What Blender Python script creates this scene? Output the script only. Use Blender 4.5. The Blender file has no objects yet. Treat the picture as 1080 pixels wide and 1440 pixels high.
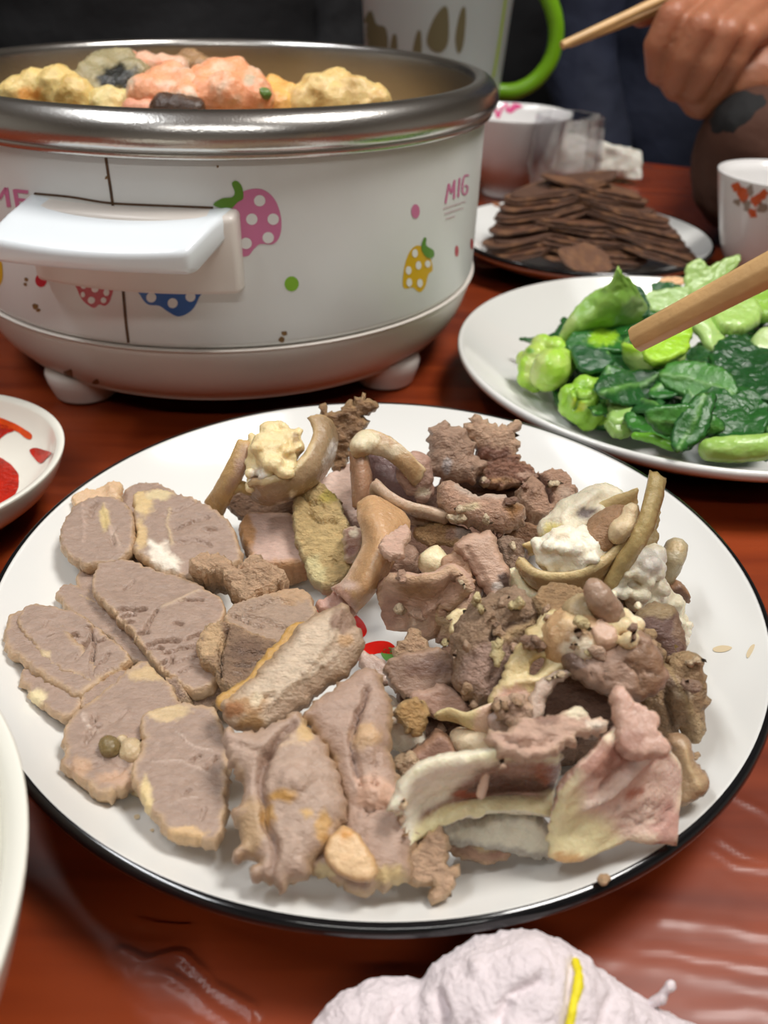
import bpy, bmesh, math, random
import numpy as np
from mathutils import Vector, Matrix
from mathutils.bvhtree import BVHTree
from mathutils.geometry import delaunay_2d_cdt

# ------------------------------------------------------------------ camera
SC = bpy.context.scene
FPX, PITCH, ROLL, CAMH = 1200.0, 0.5918, 0.0301, 0.211
fw = np.array([0, math.cos(PITCH), -math.sin(PITCH)])
_rt = np.array([1.0, 0, 0]); _up = np.cross(_rt, fw)
RT = math.cos(ROLL) * _rt + math.sin(ROLL) * _up
UP = math.cos(ROLL) * _up - math.sin(ROLL) * _rt
CO = np.array([0, 0, CAMH])
cam = bpy.data.cameras.new('camera'); camo = bpy.data.objects.new('camera', cam); SC.collection.objects.link(camo)
cam.sensor_fit = 'VERTICAL'; cam.sensor_height = 36; cam.sensor_width = 27; cam.lens = 36 * FPX / 1440
cam.clip_start = 0.01
camo.matrix_world = Matrix(((RT[0], UP[0], -fw[0], CO[0]), (RT[1], UP[1], -fw[1], CO[1]), (RT[2], UP[2], -fw[2], CO[2]), (0, 0, 0, 1)))
cam.dof.use_dof = True; cam.dof.focus_distance = 0.275; cam.dof.aperture_fstop = 13.0
SC.camera = camo
# ------------------------------------------------------------------ world, lamps, exposure
W = bpy.data.worlds.new('world'); SC.world = W; W.use_nodes = True
W.node_tree.nodes['Background'].inputs[0].default_value = (0.9, 0.93, 1, 1)
W.node_tree.nodes['Background'].inputs[1].default_value = 0.02
def area(name, loc, target, sx, sy, power, col=(1, 1, 1)):
    l = bpy.data.lights.new(name, 'AREA'); l.shape = 'RECTANGLE'; l.size = sx; l.size_y = sy; l.energy = power; l.color = col
    o = bpy.data.objects.new(name, l); SC.collection.objects.link(o); o.location = loc
    o.rotation_euler = (Vector(target) - Vector(loc)).to_track_quat('-Z', 'Y').to_euler()
    return o
area('ceiling_panel_light', (0.60, 0.40, 1.60), (0.25, 0.35, 0), 0.50, 0.50, 28, (1, 0.97, 0.93))
area('tube_or_fill_light', (-0.75, 0.25, 1.62), (-0.75, 0.25, 0), 0.12, 1.2, 15, (0.96, 0.98, 1))
area('tube_or_fill_light', (0.15, -1.05, 1.62), (0.1, 0.2, 0), 1.2, 0.12, 9, (1, 0.98, 0.95))  # added fill light that brightens camera-facing surfaces, no seen tube
SC.view_settings.view_transform = 'Standard'; SC.view_settings.look = 'None'
SC.view_settings.gamma = 1; SC.view_settings.use_curve_mapping = False
SC.view_settings.exposure = 0.0
SC.cycles.use_denoising = True
SC.cycles.max_bounces = 8; SC.cycles.transparent_max_bounces = 16
SC.cycles.caustics_reflective = False; SC.cycles.caustics_refractive = False

# ------------------------------------------------------------------ helpers
def lin(c):
    c = np.asarray(c, float) / 255.0
    return np.where(c <= 0.04045, c / 12.92, ((c + 0.055) / 1.055) ** 2.4)
def ray(px, py):
    d = (px - 540) / FPX * RT - (py - 720) / FPX * UP + fw
    return d
def at(px, py, z):
    d = ray(px, py); return CO + d * ((z - CO[2]) / d[2])
def at_depth(px, py, dep):
    return CO + ray(px, py) * dep
def pix(X):
    d = np.asarray(X) - CO; w = d @ fw
    return np.stack([540 + FPX * (d @ RT) / w, 720 - FPX * (d @ UP) / w], -1)
def _hash(ix, iy, iz, s):
    h = (ix.astype(np.uint32) * np.uint32(374761393) + iy.astype(np.uint32) * np.uint32(668265263) + iz.astype(np.uint32) * np.uint32(2147483647) + np.uint32(s * 974711 + 1))
    h = (h ^ (h >> np.uint32(13))) * np.uint32(1274126177); h = (h ^ (h >> np.uint32(16))) * np.uint32(2246822519); h = h ^ (h >> np.uint32(15))
    return h.astype(np.float64) / 4294967295.0
def vn(P, s=0):
    P = np.asarray(P, float); f = np.floor(P); t = P - f; t = t * t * (3 - 2 * t); i = f.astype(np.int64)
    r = 0
    for a in (0, 1):
        for b in (0, 1):
            for c in (0, 1):
                w = (t[:, 0] if a else 1 - t[:, 0]) * (t[:, 1] if b else 1 - t[:, 1]) * (t[:, 2] if c else 1 - t[:, 2])
                r = r + w * _hash(i[:, 0] + a, i[:, 1] + b, i[:, 2] + c, s)
    return r * 2 - 1
def fbm(P, s=0, o=3):
    r = 0; a = 1.0
    for k in range(o):
        r = r + a * vn(P * (2.03 ** k) + 17.3 * k, s + k); a *= 0.5
    return r / 1.75
COUNT = [0]
def link(name, me, parent=None, loc=None):
    o = bpy.data.objects.new(name, me); SC.collection.objects.link(o)
    if loc is not None: o.location = loc
    if parent is not None: o.parent = parent
    return o
def tag(o, label=None, cat=None, group=None, kind=None):
    if label: o['label'] = label
    if cat: o['category'] = cat
    if group: o['group'] = group
    if kind: o['kind'] = kind
    return o
def empty(name, loc, label, cat, group=None):
    o = bpy.data.objects.new(name, None); SC.collection.objects.link(o); o.location = loc; o.empty_display_size = 0.01
    return tag(o, label, cat, group)
def mesh(name, V, Fc, mat, parent=None, col=None, smooth=True, origin=None):
    V = np.asarray(V, float)
    if parent is not None:
        org = np.array(parent.location) if parent.parent is None else np.array(parent.location) + np.array(parent.parent.location)
        loc = V.mean(0) if origin is None else np.asarray(origin)
        rel = loc - org
    else:
        loc = (np.array([V[:, 0].mean(), V[:, 1].mean(), V[:, 2].min()]) if origin is None else np.asarray(origin)); rel = loc
    me = bpy.data.meshes.new(name); me.from_pydata((V - loc).tolist(), [], Fc); me.update()
    if smooth: me.polygons.foreach_set('use_smooth', [True] * len(me.polygons))
    if col is not None:
        a = me.color_attributes.new('Col', 'FLOAT_COLOR', 'POINT')
        c = np.ones((len(V), 4)); c[:, :3] = col; a.data.foreach_set('color', c.ravel())
    if mat: me.materials.append(mat)
    return link(name, me, parent, rel)
def catmull(P, n=8, closed=True):
    P = np.asarray(P, float); N = len(P); out = []
    for i in range(N if closed else N - 1):
        if closed: p0, p1, p2, p3 = P[i - 1], P[i], P[(i + 1) % N], P[(i + 2) % N]
        else: p0, p1, p2, p3 = P[max(i - 1, 0)], P[i], P[i + 1], P[min(i + 2, N - 1)]
        for k in range(n):
            t = k / n
            out.append(0.5 * (2 * p1 + (p2 - p0) * t + (2 * p0 - 5 * p1 + 4 * p2 - p3) * t * t + (3 * p1 - p0 - 3 * p2 + p3) * t ** 3))
    if not closed: out.append(P[-1])
    return np.array(out)
def resample(P, n=None, step=None, closed=False):
    P = np.asarray(P, float)
    if closed: P = np.vstack([P, P[:1]])
    L = np.r_[0, np.cumsum(np.linalg.norm(np.diff(P, axis=0), axis=1))]
    if n is None: n = max(4, int(L[-1] / step))
    s = np.linspace(0, L[-1], n + (1 if closed else 0))
    Q = np.stack([np.interp(s, L, P[:, k]) for k in range(P.shape[1])], 1)
    return Q[:-1] if closed else Q
def segdist(Q, poly, closed=True):
    A = poly; B = np.roll(poly, -1, 0)
    if not closed: A, B = A[:-1], B[:-1]
    d = B - A; dd = (d * d).sum(1) + 1e-18; out = np.full(len(Q), 1e9)
    for s in range(0, len(Q), 4000):
        q = Q[s:s + 4000]
        t = np.clip(((q[:, None] - A) * d).sum(2) / dd, 0, 1)
        out[s:s + 4000] = np.sqrt((((A + t[..., None] * d) - q[:, None]) ** 2).sum(2).min(1))
    return out
def inside(Q, poly):
    x, y = Q[:, 0], Q[:, 1]; c = np.zeros(len(Q), bool); A = poly; B = np.roll(poly, -1, 0)
    for (x1, y1), (x2, y2) in zip(A, B):
        if y1 == y2: continue
        k = ((y1 > y) != (y2 > y)) & (x < (x2 - x1) * (y - y1) / (y2 - y1) + x1); c ^= k
    return c
def fill(poly, h, rng, holes=()):
    """triangulate a 2D polygon with a jittered interior grid"""
    lo, hi = poly.min(0), poly.max(0)
    gx, gy = np.meshgrid(np.arange(lo[0], hi[0], h), np.arange(lo[1], hi[1], h * 0.866)); gx = gx + (np.arange(gx.shape[0]) % 2)[:, None] * h / 2
    G = np.stack([gx.ravel(), gy.ravel()], 1) + rng.uniform(-.18, .18, (gx.size, 2)) * h
    k = inside(G, poly)
    G = G[k]; G = G[segdist(G, poly) > h * 0.55] if len(G) else G
    sc = 1.0 / h
    nb = len(poly); pts = np.vstack([poly, G]) * sc
    edges = [(i, (i + 1) % nb) for i in range(nb)]
    for hp in holes:
        m = len(pts); hq = hp * sc; kk = segdist(pts, hq) > .5; kk[:nb] = True
        kk &= ~(inside(pts, hq) & (np.arange(len(pts)) >= nb)); pts = pts[kk]; m = len(pts)
        pts = np.vstack([pts, hq]); edges += [(m + i, m + (i + 1) % len(hq)) for i in range(len(hq))]
    r = delaunay_2d_cdt([Vector(p) for p in pts], edges, [], 1, 1e-5)
    V = np.array([tuple(v) for v in r[0]]) / sc; T = [tuple(f) for f in r[2] if len(f) == 3]
    if holes:
        cen = np.array([V[list(t)].mean(0) for t in T]); bad = np.zeros(len(T), bool)
        for hp in holes: bad |= inside(cen, hp)
        T = [t for t, b in zip(T, bad) if not b]
    return V, T
def boundary(T):
    E = {}
    for t in T:
        for a, b in ((t[0], t[1]), (t[1], t[2]), (t[2], t[0])): E[(a, b)] = 1
    return [(a, b) for (a, b) in E if (b, a) not in E]
def nodes(name):
    m = bpy.data.materials.new(name); m.use_nodes = True; nt = m.node_tree
    return m, nt, nt.nodes['Principled BSDF']
def setv(b, **k):
    N = {'col': 'Base Color', 'rough': 'Roughness', 'metal': 'Metallic', 'spec': 'Specular IOR Level', 'sss': 'Subsurface Weight', 'trans': 'Transmission Weight', 'coat': 'Coat Weight', 'coatr': 'Coat Roughness', 'ior': 'IOR', 'sheen': 'Sheen Weight', 'alpha': 'Alpha'}
    for q, v in k.items():
        b.inputs[N[q]].default_value = (*lin(v), 1) if q == 'col' else v
def plain(name, col, rough=.4, mott=0.0, mscale=60, bump=0, bscale=400, **k):
    m, nt, b = nodes(name); setv(b, col=col, rough=rough, **k); tc = nt.nodes.new('ShaderNodeTexCoord')
    if mott:
        n = nt.nodes.new('ShaderNodeTexNoise'); n.inputs['Scale'].default_value = mscale; n.inputs['Detail'].default_value = 5
        nt.links.new(tc.outputs['Object'], n.inputs['Vector'])
        r = nt.nodes.new('ShaderNodeValToRGB'); c = lin(col)
        r.color_ramp.elements[0].position = .3; r.color_ramp.elements[1].position = .7
        r.color_ramp.elements[0].color = (*np.clip(c * (1 - mott), 0, 1), 1); r.color_ramp.elements[1].color = (*np.clip(c * (1 + mott), 0, 1), 1)
        nt.links.new(n.outputs[0], r.inputs[0]); nt.links.new(r.outputs[0], b.inputs['Base Color'])
    if bump:
        n = nt.nodes.new('ShaderNodeTexNoise'); n.inputs['Scale'].default_value = bscale; n.inputs['Detail'].default_value = 4
        nt.links.new(tc.outputs['Object'], n.inputs['Vector'])
        bp = nt.nodes.new('ShaderNodeBump'); bp.inputs['Strength'].default_value = 1; bp.inputs['Distance'].default_value = bump
        nt.links.new(n.outputs[0], bp.inputs['Height']); nt.links.new(bp.outputs[0], b.inputs['Normal'])
    return m
def foodmat(name, rough, sss, bumpd, bscale, stretch=(1, 1, 1), var=.16, vscale=260, spec=.5, coat=0, gain=(1, 1, 1)):
    """colour from the mesh attribute Col, broken up by noise; fibre bump"""
    m, nt, b = nodes(name); setv(b, rough=rough, spec=spec, sss=sss, coat=coat, coatr=.12)
    b.inputs['Subsurface Radius'].default_value = (1, .45, .3); b.inputs['Subsurface Scale'].default_value = .003
    tc = nt.nodes.new('ShaderNodeTexCoord'); at_ = nt.nodes.new('ShaderNodeAttribute'); at_.attribute_name = 'Col'
    mp = nt.nodes.new('ShaderNodeMapping'); mp.inputs['Scale'].default_value = stretch; mp.inputs['Rotation'].default_value = (.3, .2, .7)
    nt.links.new(tc.outputs['Object'], mp.inputs[0])
    n1 = nt.nodes.new('ShaderNodeTexNoise'); n1.inputs['Scale'].default_value = vscale; n1.inputs['Detail'].default_value = 6; n1.inputs['Roughness'].default_value = .65
    nt.links.new(mp.outputs[0], n1.inputs['Vector'])
    mr = nt.nodes.new('ShaderNodeMapRange'); mr.inputs[1].default_value = .25; mr.inputs[2].default_value = .75; mr.inputs[3].default_value = 1 - var; mr.inputs[4].default_value = 1 + var
    nt.links.new(n1.outputs[0], mr.inputs[0])
    mx = nt.nodes.new('ShaderNodeVectorMath'); mx.operation = 'SCALE'
    gn = nt.nodes.new('ShaderNodeVectorMath'); gn.operation = 'MULTIPLY'; gn.inputs[1].default_value = gain
    nt.links.new(at_.outputs['Color'], gn.inputs[0]); nt.links.new(gn.outputs[0], mx.inputs[0]); nt.links.new(mr.outputs[0], mx.inputs['Scale']); nt.links.new(mx.outputs[0], b.inputs['Base Color'])
    n2 = nt.nodes.new('ShaderNodeTexNoise'); n2.inputs['Scale'].default_value = bscale; n2.inputs['Detail'].default_value = 5; n2.inputs['Roughness'].default_value = .6
    nt.links.new(mp.outputs[0], n2.inputs['Vector'])
    bp = nt.nodes.new('ShaderNodeBump'); bp.inputs['Distance'].default_value = bumpd; nt.links.new(n2.outputs[0], bp.inputs['Height']); nt.links.new(bp.outputs[0], b.inputs['Normal'])
    r2 = nt.nodes.new('ShaderNodeMapRange'); r2.inputs[1].default_value = .3; r2.inputs[2].default_value = .7; r2.inputs[3].default_value = rough * .75; r2.inputs[4].default_value = min(1, rough * 1.3)
    nt.links.new(n2.outputs[0], r2.inputs[0]); nt.links.new(r2.outputs[0], b.inputs['Roughness'])
    return m
M = {}
M['meat'] = foodmat('boiled_meat', .34, .1, .0010, 420, (1, 2.2, 1.7), .19, 330, .5, gain=(1.15, 1.16, 1.06))
M['slice'] = foodmat('sliced_meat', .33, .1, .0006, 420, (1, 1.8, 1.5), .16, 280, .5, gain=(1.09, 1.10, 1.0))
M['rough'] = foodmat('crumbly_meat', .39, .08, .0026, 420, (1, 1.7, 1.3), .30, 320, .5, gain=(1.22, 1.22, 1.08))
M['fat'] = foodmat('cooked_fat', .27, .25, .0007, 380, (1, 1, 1), .07, 300, .5, gain=(1.2, 1.18, 1.13))
M['skin'] = foodmat('cooked_skin', .24, .2, .0006, 380, (1, 1.4, 1), .12, 220, .55, gain=(1.12, 1.1, 1.03))
M['leaf'] = foodmat('cooked_leaf', .2, .1, .0010, 260, (1, 1, 1), .2, 160, .6, gain=(1.15, 1.2, 1.1))
M['stalk'] = foodmat('cooked_stalk', .2, .2, .0005, 220, (1, 2, 1), .1, 140, .55, gain=(1.05, 1.08, 1))
M['braised'] = foodmat('braised_meat', .38, .05, .0011, 420, (1, 2, 1.5), .28, 300, .45, gain=(.85, .78, .72))

# --- plate shape shared by the builders (the food rests on it)
PC = np.array([-0.0005, 0.2351]); PR = 0.130
def plate_z(r, fl=.0085, rim=.0300, r0=.084, R=PR):
    return fl + (rim - fl) * np.clip((r - r0) / (R - r0), 0, 1.2) ** 1.7
def pz(X): return plate_z(np.hypot(X[:, 0] - PC[0], X[:, 1] - PC[1]))

def features(px, n0, F, seed):
    """height (m) and colour edits given in photograph pixels"""
    hgt = np.zeros(len(px)); ops = []
    wob = np.stack([fbm(np.c_[px / 14, np.full(len(px), 3.1)], seed + 5), fbm(np.c_[px / 14, np.full(len(px), 7.7)], seed + 9)], 1)
    fine = fbm(np.c_[px / 4, np.full(len(px), 1.1)], seed + 31)
    for f in F:
        if f[0] == 'b':
            d = np.hypot(px[:, 0] - f[1], px[:, 1] - f[2]) / f[3]; hgt += f[4] * np.exp(-d * d * 1.5)
        elif f[0] == 'g':
            q = px + wob * 3.0; d = segdist(q, np.array(f[1], float), False); hgt += (f[3] * 1.5 if f[3] < 0 else f[3]) * np.exp(-(d / (f[2] * (.9 if f[3] < 0 else 1))) ** 2)
            if len(f) > 4: ops.append((np.exp(-(d / f[2]) ** 2), f[4]))
        elif f[0] == 's':
            q = px + wob * min(f[3], f[4]) * .7
            d = np.hypot((q[:, 0] - f[1]) / f[3], (q[:, 1] - f[2]) / f[4])
            ops.append((np.clip((1.15 - d + fine * .25) / .4, 0, 1) * (f[6] if len(f) > 6 else 1), f[5]))
        elif f[0] == 'p':
            pg = np.array(f[1], float); q = px + wob * 4
            d = segdist(q, pg) * np.where(inside(q, pg), 1, -1)
            ops.append((np.clip((d + fine * 3) / f[3] + .5, 0, 1), f[2]))
    return hgt, ops
def paint(base, ops):
    c = base.copy()
    for w, col in ops: c = c * (1 - w[:, None]) + lin(col) * w[:, None]
    return c

def slab(name, label, pts, zb, zt, tu=.002, td=.002, sx=0.0, col=(158, 134, 124), edge=(188, 158, 130), ew=.0013, rag=.0007, nz=.0005, ns=220, bulge=0.0, F=(), warp=.0012, h=.0009, mat='meat', cat='meat slice', group=None, seed=None, cr=0, ca=30, parent=None, lift=True, mott=None, under=None, rr=None, hole=None, jag=1.0, grow=.0007):
    COUNT[0] += 1; seed = COUNT[0] * 13 if seed is None else seed; rng = np.random.default_rng(seed)
    if cat == 'meat slice' and mat == 'meat': mat = 'slice'
    pts = np.array(pts, float); cx = pts[:, 0].mean()
    pb, pt = pts[:, 1].max(), pts[:, 1].min()
    for it in range(4):
        A, B = at(cx, pb, zb), at(cx, pt, zt); e2 = B - A; Wd = np.array([1.0, 0, sx]); Wd /= np.linalg.norm(Wd)
        n = np.cross(Wd, e2); n /= np.linalg.norm(n)
        if n @ (CO - A) < 0: n = -n
        e1 = Wd; e2 = np.cross(n, e1)
        if e2 @ UP < 0: e2 = -e2; e1 = -e1
        if e1[0] < 0: e1, = (-e1,); 
        def unp(p):
            d = np.stack([ray(*q) for q in p]); t = ((A - CO) @ n) / (d @ n); X = CO + d * t[:, None] - A
            return np.stack([X @ e1, X @ e2], 1)
        P2 = unp(pts); out3 = A + P2[:, :1] * e1 + P2[:, 1:] * e2
        if not lift: break
        de = (pz(out3) - (out3[:, 2] - td * .75)).max()
        if de <= .0003: break
        zb += de; zt += de
    poly = resample(catmull(P2, 10), step=h * .9, closed=True)
    ar = (poly[:, 0] * np.roll(poly[:, 1], -1) - poly[:, 1] * np.roll(poly[:, 0], -1)).sum()
    if ar < 0: poly = poly[::-1].copy()
    tn = np.roll(poly, -1, 0) - np.roll(poly, 1, 0); nn = np.stack([tn[:, 1], -tn[:, 0]], 1); nn /= np.linalg.norm(nn, axis=1)[:, None] + 1e-12
    q3 = np.c_[poly, np.full(len(poly), seed * .37)]
    poly = poly + nn * (grow + 1.25 * rag * (fbm(q3 * 260, seed) + 1.0 * fbm(q3 * 900 * jag, seed + 3)))[:, None]
    hp = [resample(catmull(unp(np.array(hole, float)), 8), step=h, closed=True)] if hole else []
    V2, T = fill(poly, h, rng, hp)
    bd = boundary(T); bset = np.zeros(len(V2), bool)
    for a, b in bd: bset[a] = bset[b] = True
    d = segdist(V2, poly)
    if hp: d = np.minimum(d, segdist(V2, hp[0]))
    d[bset] = 0
    q3 = np.c_[V2, np.full(len(V2), seed * .37)]
    P0 = A + V2[:, :1] * e1 + V2[:, 1:] * e2
    px = pix(P0)
    FF = list(F)
    lo, hi = pts.min(0), pts.max(0)
    for k in range(cr):
        c0 = np.array([rng.uniform(lo[0] + .15 * (hi[0] - lo[0]), hi[0] - .15 * (hi[0] - lo[0])), rng.uniform(lo[1] + .15 * (hi[1] - lo[1]), hi[1] - .15 * (hi[1] - lo[1]))])
        an = math.radians(ca + rng.normal() * 16); L = rng.uniform(8, 24); dv = np.array([math.cos(an), -math.sin(an)]) * L
        FF.append(('g', [c0 - dv, c0 + dv * .2 + rng.normal(size=2) * 2, c0 + dv], rng.uniform(1.3, 2.0), -rng.uniform(.0010, .0028)))
    hg, ops = features(px, None, FF, seed)
    R_ = rr or min(max(tu, .0007), .0009)
    pu = np.sqrt(np.clip(1 - (1 - np.clip(d / R_, 0, 1)) ** 2, 0, 1))
    rd = min(td, .0016) if rr is None else rr
    pd = np.sqrt(np.clip(1 - (1 - np.clip(d / rd, 0, 1)) ** 2, 0, 1))
    wv = warp * fbm(q3 * 40, seed + 40, 2)
    fade = np.clip(d / (R_ * 1.5), 0, 1)
    top = wv + tu * pu + fade * (nz * fbm(q3 * ns, seed + 7) + nz * .5 * fbm(q3 * ns * 3.1, seed + 8) + hg) + bulge * (1 - np.exp(-(d / .008) ** 2))
    bot = wv - td * pd + np.where(bset, 0, nz * fbm(q3 * ns, seed + 70) * .6)
    top = np.where(bset, wv, np.maximum(top, bot + .0003))
    VT = P0 + n * top[:, None]; VB = P0 + n * bot[:, None]
    lat = fbm(q3 * 300 + 9.1, seed + 61)[:, None] * e1 + fbm(q3 * 300 + 31.7, seed + 62)[:, None] * e2
    VT += lat * nz * .8
    VB += lat * nz * .8 + (np.stack([fbm(np.c_[V2 * 350, bot * 350], seed + 66), fbm(np.c_[V2 * 350, bot * 350 + 50], seed + 67), fbm(np.c_[V2 * 350, bot * 350 + 90], seed + 68)], 1) * (~bset)[:, None] * min(td * .12, .0012))
    if lift:
        for VV in (VT, VB):
            z0 = pz(VV) + .0002; VV[:, 2] = np.maximum(VV[:, 2], z0)
    idx = np.where(bset)[0]; mp = np.arange(len(V2)) + len(V2); mp[idx] = idx
    keep = np.ones(2 * len(V2), bool); keep[len(V2) + idx] = False
    new = np.cumsum(keep) - 1
    V = np.vstack([VT, VB])[keep]
    flip = np.linalg.det(np.stack([e1, e2, n])) < 0
    FC = []
    for a, b, c in T:
        t1 = (a, b, c); t2 = (new[mp[a]], new[mp[c]], new[mp[b]])
        if flip: t1 = t1[::-1]; t2 = t2[::-1]
        FC.append(tuple(int(i) for i in t1)); FC.append(tuple(int(i) for i in t2))
    c0 = lin(col); ce = lin(edge)
    we = np.clip(1.25 - (d + ew * .5 * fbm(q3 * 500, seed + 90)) / ew, 0, 1)
    cT = c0 * (1 - we[:, None]) + ce * we[:, None]
    if mott is not None:
        k = np.clip(fbm(q3 * 130, seed + 55) * 1.6 + .1, 0, 1)[:, None]; cT = cT * (1 - k) + lin(mott) * k
    cT = paint(cT, ops)
    cB = np.tile(lin(under) if under is not None else ce * .96, (len(V2), 1))
    C = np.vstack([cT, cB])[keep]
    o = mesh(name, V, FC, M[mat], parent, C)
    return o if parent is not None else tag(o, label, cat, group)

def sheet(name, label, rows, t=.002, h=.0012, col=(200, 180, 150), edge=None, ew=.0025, rag=.0006, nz=.0005, ns=200, F=(), mat='skin', cat='meat piece', group=None, parent=None, seed=None, wave=0.0, inner=None, lift=True, mott=None, world=False):
    """lofted curved sheet: rows of (px,py,z) read across, a real thickness"""
    COUNT[0] += 1; seed = COUNT[0] * 13 if seed is None else seed
    R = [np.array([q if world else at(*q) for q in r]) for r in rows]
    nu = max(len(r) for r in R); R = [resample(catmull(r, 8, False), nu * 6) for r in R]
    if len(R) == 2: R = [R[0], (R[0] + R[1]) / 2, R[1]]
    G = np.array(R)                                        # rows x u x 3
    G = np.stack([catmull(G[:, j], 8, False) for j in range(G.shape[1])], 1)
    Lu = np.linalg.norm(np.diff(G, axis=1), axis=2).sum(1).max(); Lv = np.linalg.norm(np.diff(G, axis=0), axis=2).sum(0).max()
    NU, NV = max(6, int(Lu / h)), max(5, int(Lv / h))
    G = np.stack([resample(G[i], NU) for i in range(G.shape[0])]); G = np.stack([resample(G[:, j], NV) for j in range(NU)], 1)
    du = np.gradient(G, axis=1); dv = np.gradient(G, axis=0); N = np.cross(du, dv); N /= np.linalg.norm(N, axis=2)[..., None] + 1e-12
    uu, vv = np.meshgrid(np.linspace(0, 1, NU), np.linspace(0, 1, NV))
    eu = np.minimum(uu, 1 - uu) * Lu; ev = np.minimum(vv, 1 - vv) * Lv; e = np.minimum(eu, ev).ravel()
    P = G.reshape(-1, 3); Nn = N.reshape(-1, 3); s3 = np.c_[uu.ravel() * Lu, vv.ravel() * Lv, np.full(len(P), seed * .41)]
    fl = -1 if (Nn * (CO - P)).sum(1).mean() < 0 else 1
    Nn = Nn * fl
    cen = P.mean(0)
    brd = np.clip(1 - e / .004, 0, 1)[:, None]
    outd = (P - cen); outd /= np.linalg.norm(outd, axis=1)[:, None] + 1e-9
    P = P + outd * brd * (rag * (fbm(s3 * 300, seed) + .6 * fbm(s3 * 900, seed + 2)))[:, None]
    px = pix(P); hg, ops = features(px, None, F, seed)
    P = P + Nn * (wave * fbm(s3 * 70, seed + 20, 2))[:, None]
    pr = np.sqrt(np.clip(1 - (1 - np.clip(e / max(t / 2, .0004), 0, 1)) ** 2, 0.02, 1))
    nzv = nz * fbm(s3 * ns, seed + 7) + .5 * nz * fbm(s3 * ns * 3, seed + 8)
    VT = P + Nn * (t / 2 * pr + (nzv + hg) * np.clip(e / t, 0, 1))[:, None]; VB = P - Nn * (t / 2 * pr)[:, None]
    if lift:
        for VV in (VT, VB): VV[:, 2] = np.maximum(VV[:, 2], pz(VV) + .0002)
    n = NU * NV; FC = []
    for i in range(NV - 1):
        for j in range(NU - 1):
            a, b, c, d = i * NU + j, i * NU + j + 1, (i + 1) * NU + j + 1, (i + 1) * NU + j
            FC.append((a, b, c, d) if fl > 0 else (d, c, b, a)); FC.append((n + d, n + c, n + b, n + a) if fl > 0 else (n + a, n + b, n + c, n + d))
    loop = [j for j in range(NU)] + [i * NU + NU - 1 for i in range(1, NV)] + [(NV - 1) * NU + j for j in range(NU - 2, -1, -1)] + [i * NU for i in range(NV - 2, 0, -1)]
    for k in range(len(loop)):
        a, b = loop[k], loop[(k + 1) % len(loop)]; FC.append((a, n + a, n + b, b) if fl > 0 else (b, n + b, n + a, a))
    c0 = lin(col); ce = lin(edge if edge is not None else col); we = np.clip(1.2 - e / ew, 0, 1)[:, None]
    cT = c0 * (1 - we) + ce * we
    if mott is not None:
        k = np.clip(fbm(s3 * 120, seed + 55) * 1.6, 0, 1)[:, None]; cT = cT * (1 - k) + lin(mott) * k
    cT = paint(cT, ops); cB = np.tile(lin(inner if inner is not None else col), (n, 1))
    o = mesh(name, np.vstack([VT, VB]), FC, M[mat], parent, np.vstack([cT, cB]))
    return o if parent is not None else tag(o, label, cat, group)

_ico = {}
def ico(sub):
    if sub not in _ico:
        bm = bmesh.new(); bmesh.ops.create_icosphere(bm, subdivisions=sub, radius=1); bm.verts.ensure_lookup_table()
        _ico[sub] = (np.array([v.co[:] for v in bm.verts]), [tuple(v.index for v in f.verts) for f in bm.faces]); bm.free()
    return _ico[sub]
def remesh(V, FC, vox, smooth=4):
    me = bpy.data.meshes.new('tmp'); me.from_pydata(V.tolist(), [], FC); me.update()
    o = bpy.data.objects.new('tmp', me); SC.collection.objects.link(o)
    r = o.modifiers.new('r', 'REMESH'); r.mode = 'VOXEL'; r.voxel_size = vox
    if smooth: s = o.modifiers.new('s', 'SMOOTH'); s.iterations = smooth; s.factor = .5
    dg = bpy.context.evaluated_depsgraph_get(); e = o.evaluated_get(dg).to_mesh()
    n = len(e.vertices); co = np.empty(n * 3); e.vertices.foreach_get('co', co); F2 = [tuple(p.vertices) for p in e.polygons]
    nr = np.empty(n * 3); e.vertices.foreach_get('normal', nr)
    o.evaluated_get(dg).to_mesh_clear(); bpy.data.objects.remove(o); bpy.data.meshes.remove(me)
    return co.reshape(-1, 3), F2, nr.reshape(-1, 3)
def blob(name, label, balls, vox=.0011, nz=.0004, ns=300, col=(222, 216, 196), mott=None, F=(), mat='fat', cat='meat piece', group=None, parent=None, smooth=3, seed=None, lift=True, sq=None, world=False, cfun=None):
    """balls: (px,py,z,r_metres) merged into one soft body"""
    COUNT[0] += 1; seed = COUNT[0] * 13 if seed is None else seed
    iv, ifc = ico(2); VV = []; FC = []
    for q in balls:
        c = np.array(q[:3]) if world else at(*q[:3]); r = np.array(q[3:]) if len(q) > 4 else q[3]
        FC += [tuple(i + len(iv) * len(VV) for i in f) for f in ifc]; VV.append(iv * r + c)
    V, F2, N = remesh(np.vstack(VV), FC, vox, smooth)
    V = V + N * (nz * fbm(V * ns, seed) + nz * .5 * fbm(V * ns * 3, seed + 1))[:, None]
    if lift: V[:, 2] = np.maximum(V[:, 2], pz(V) + .0002)
    px = pix(V); hg, ops = features(px, None, F, seed); V = V + N * hg[:, None]
    C = np.tile(lin(col), (len(V), 1))
    if mott is not None:
        k = np.clip(fbm(V * 180, seed + 4) * 1.7, 0, 1)[:, None]; C = C * (1 - k) + lin(mott) * k
    C = paint(C, ops)
    if cfun is not None: C = cfun(V, C)
    o = mesh(name, V, F2, M[mat] if isinstance(mat, str) else mat, parent, C)
    return o if parent is not None else tag(o, label, cat, group)
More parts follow.
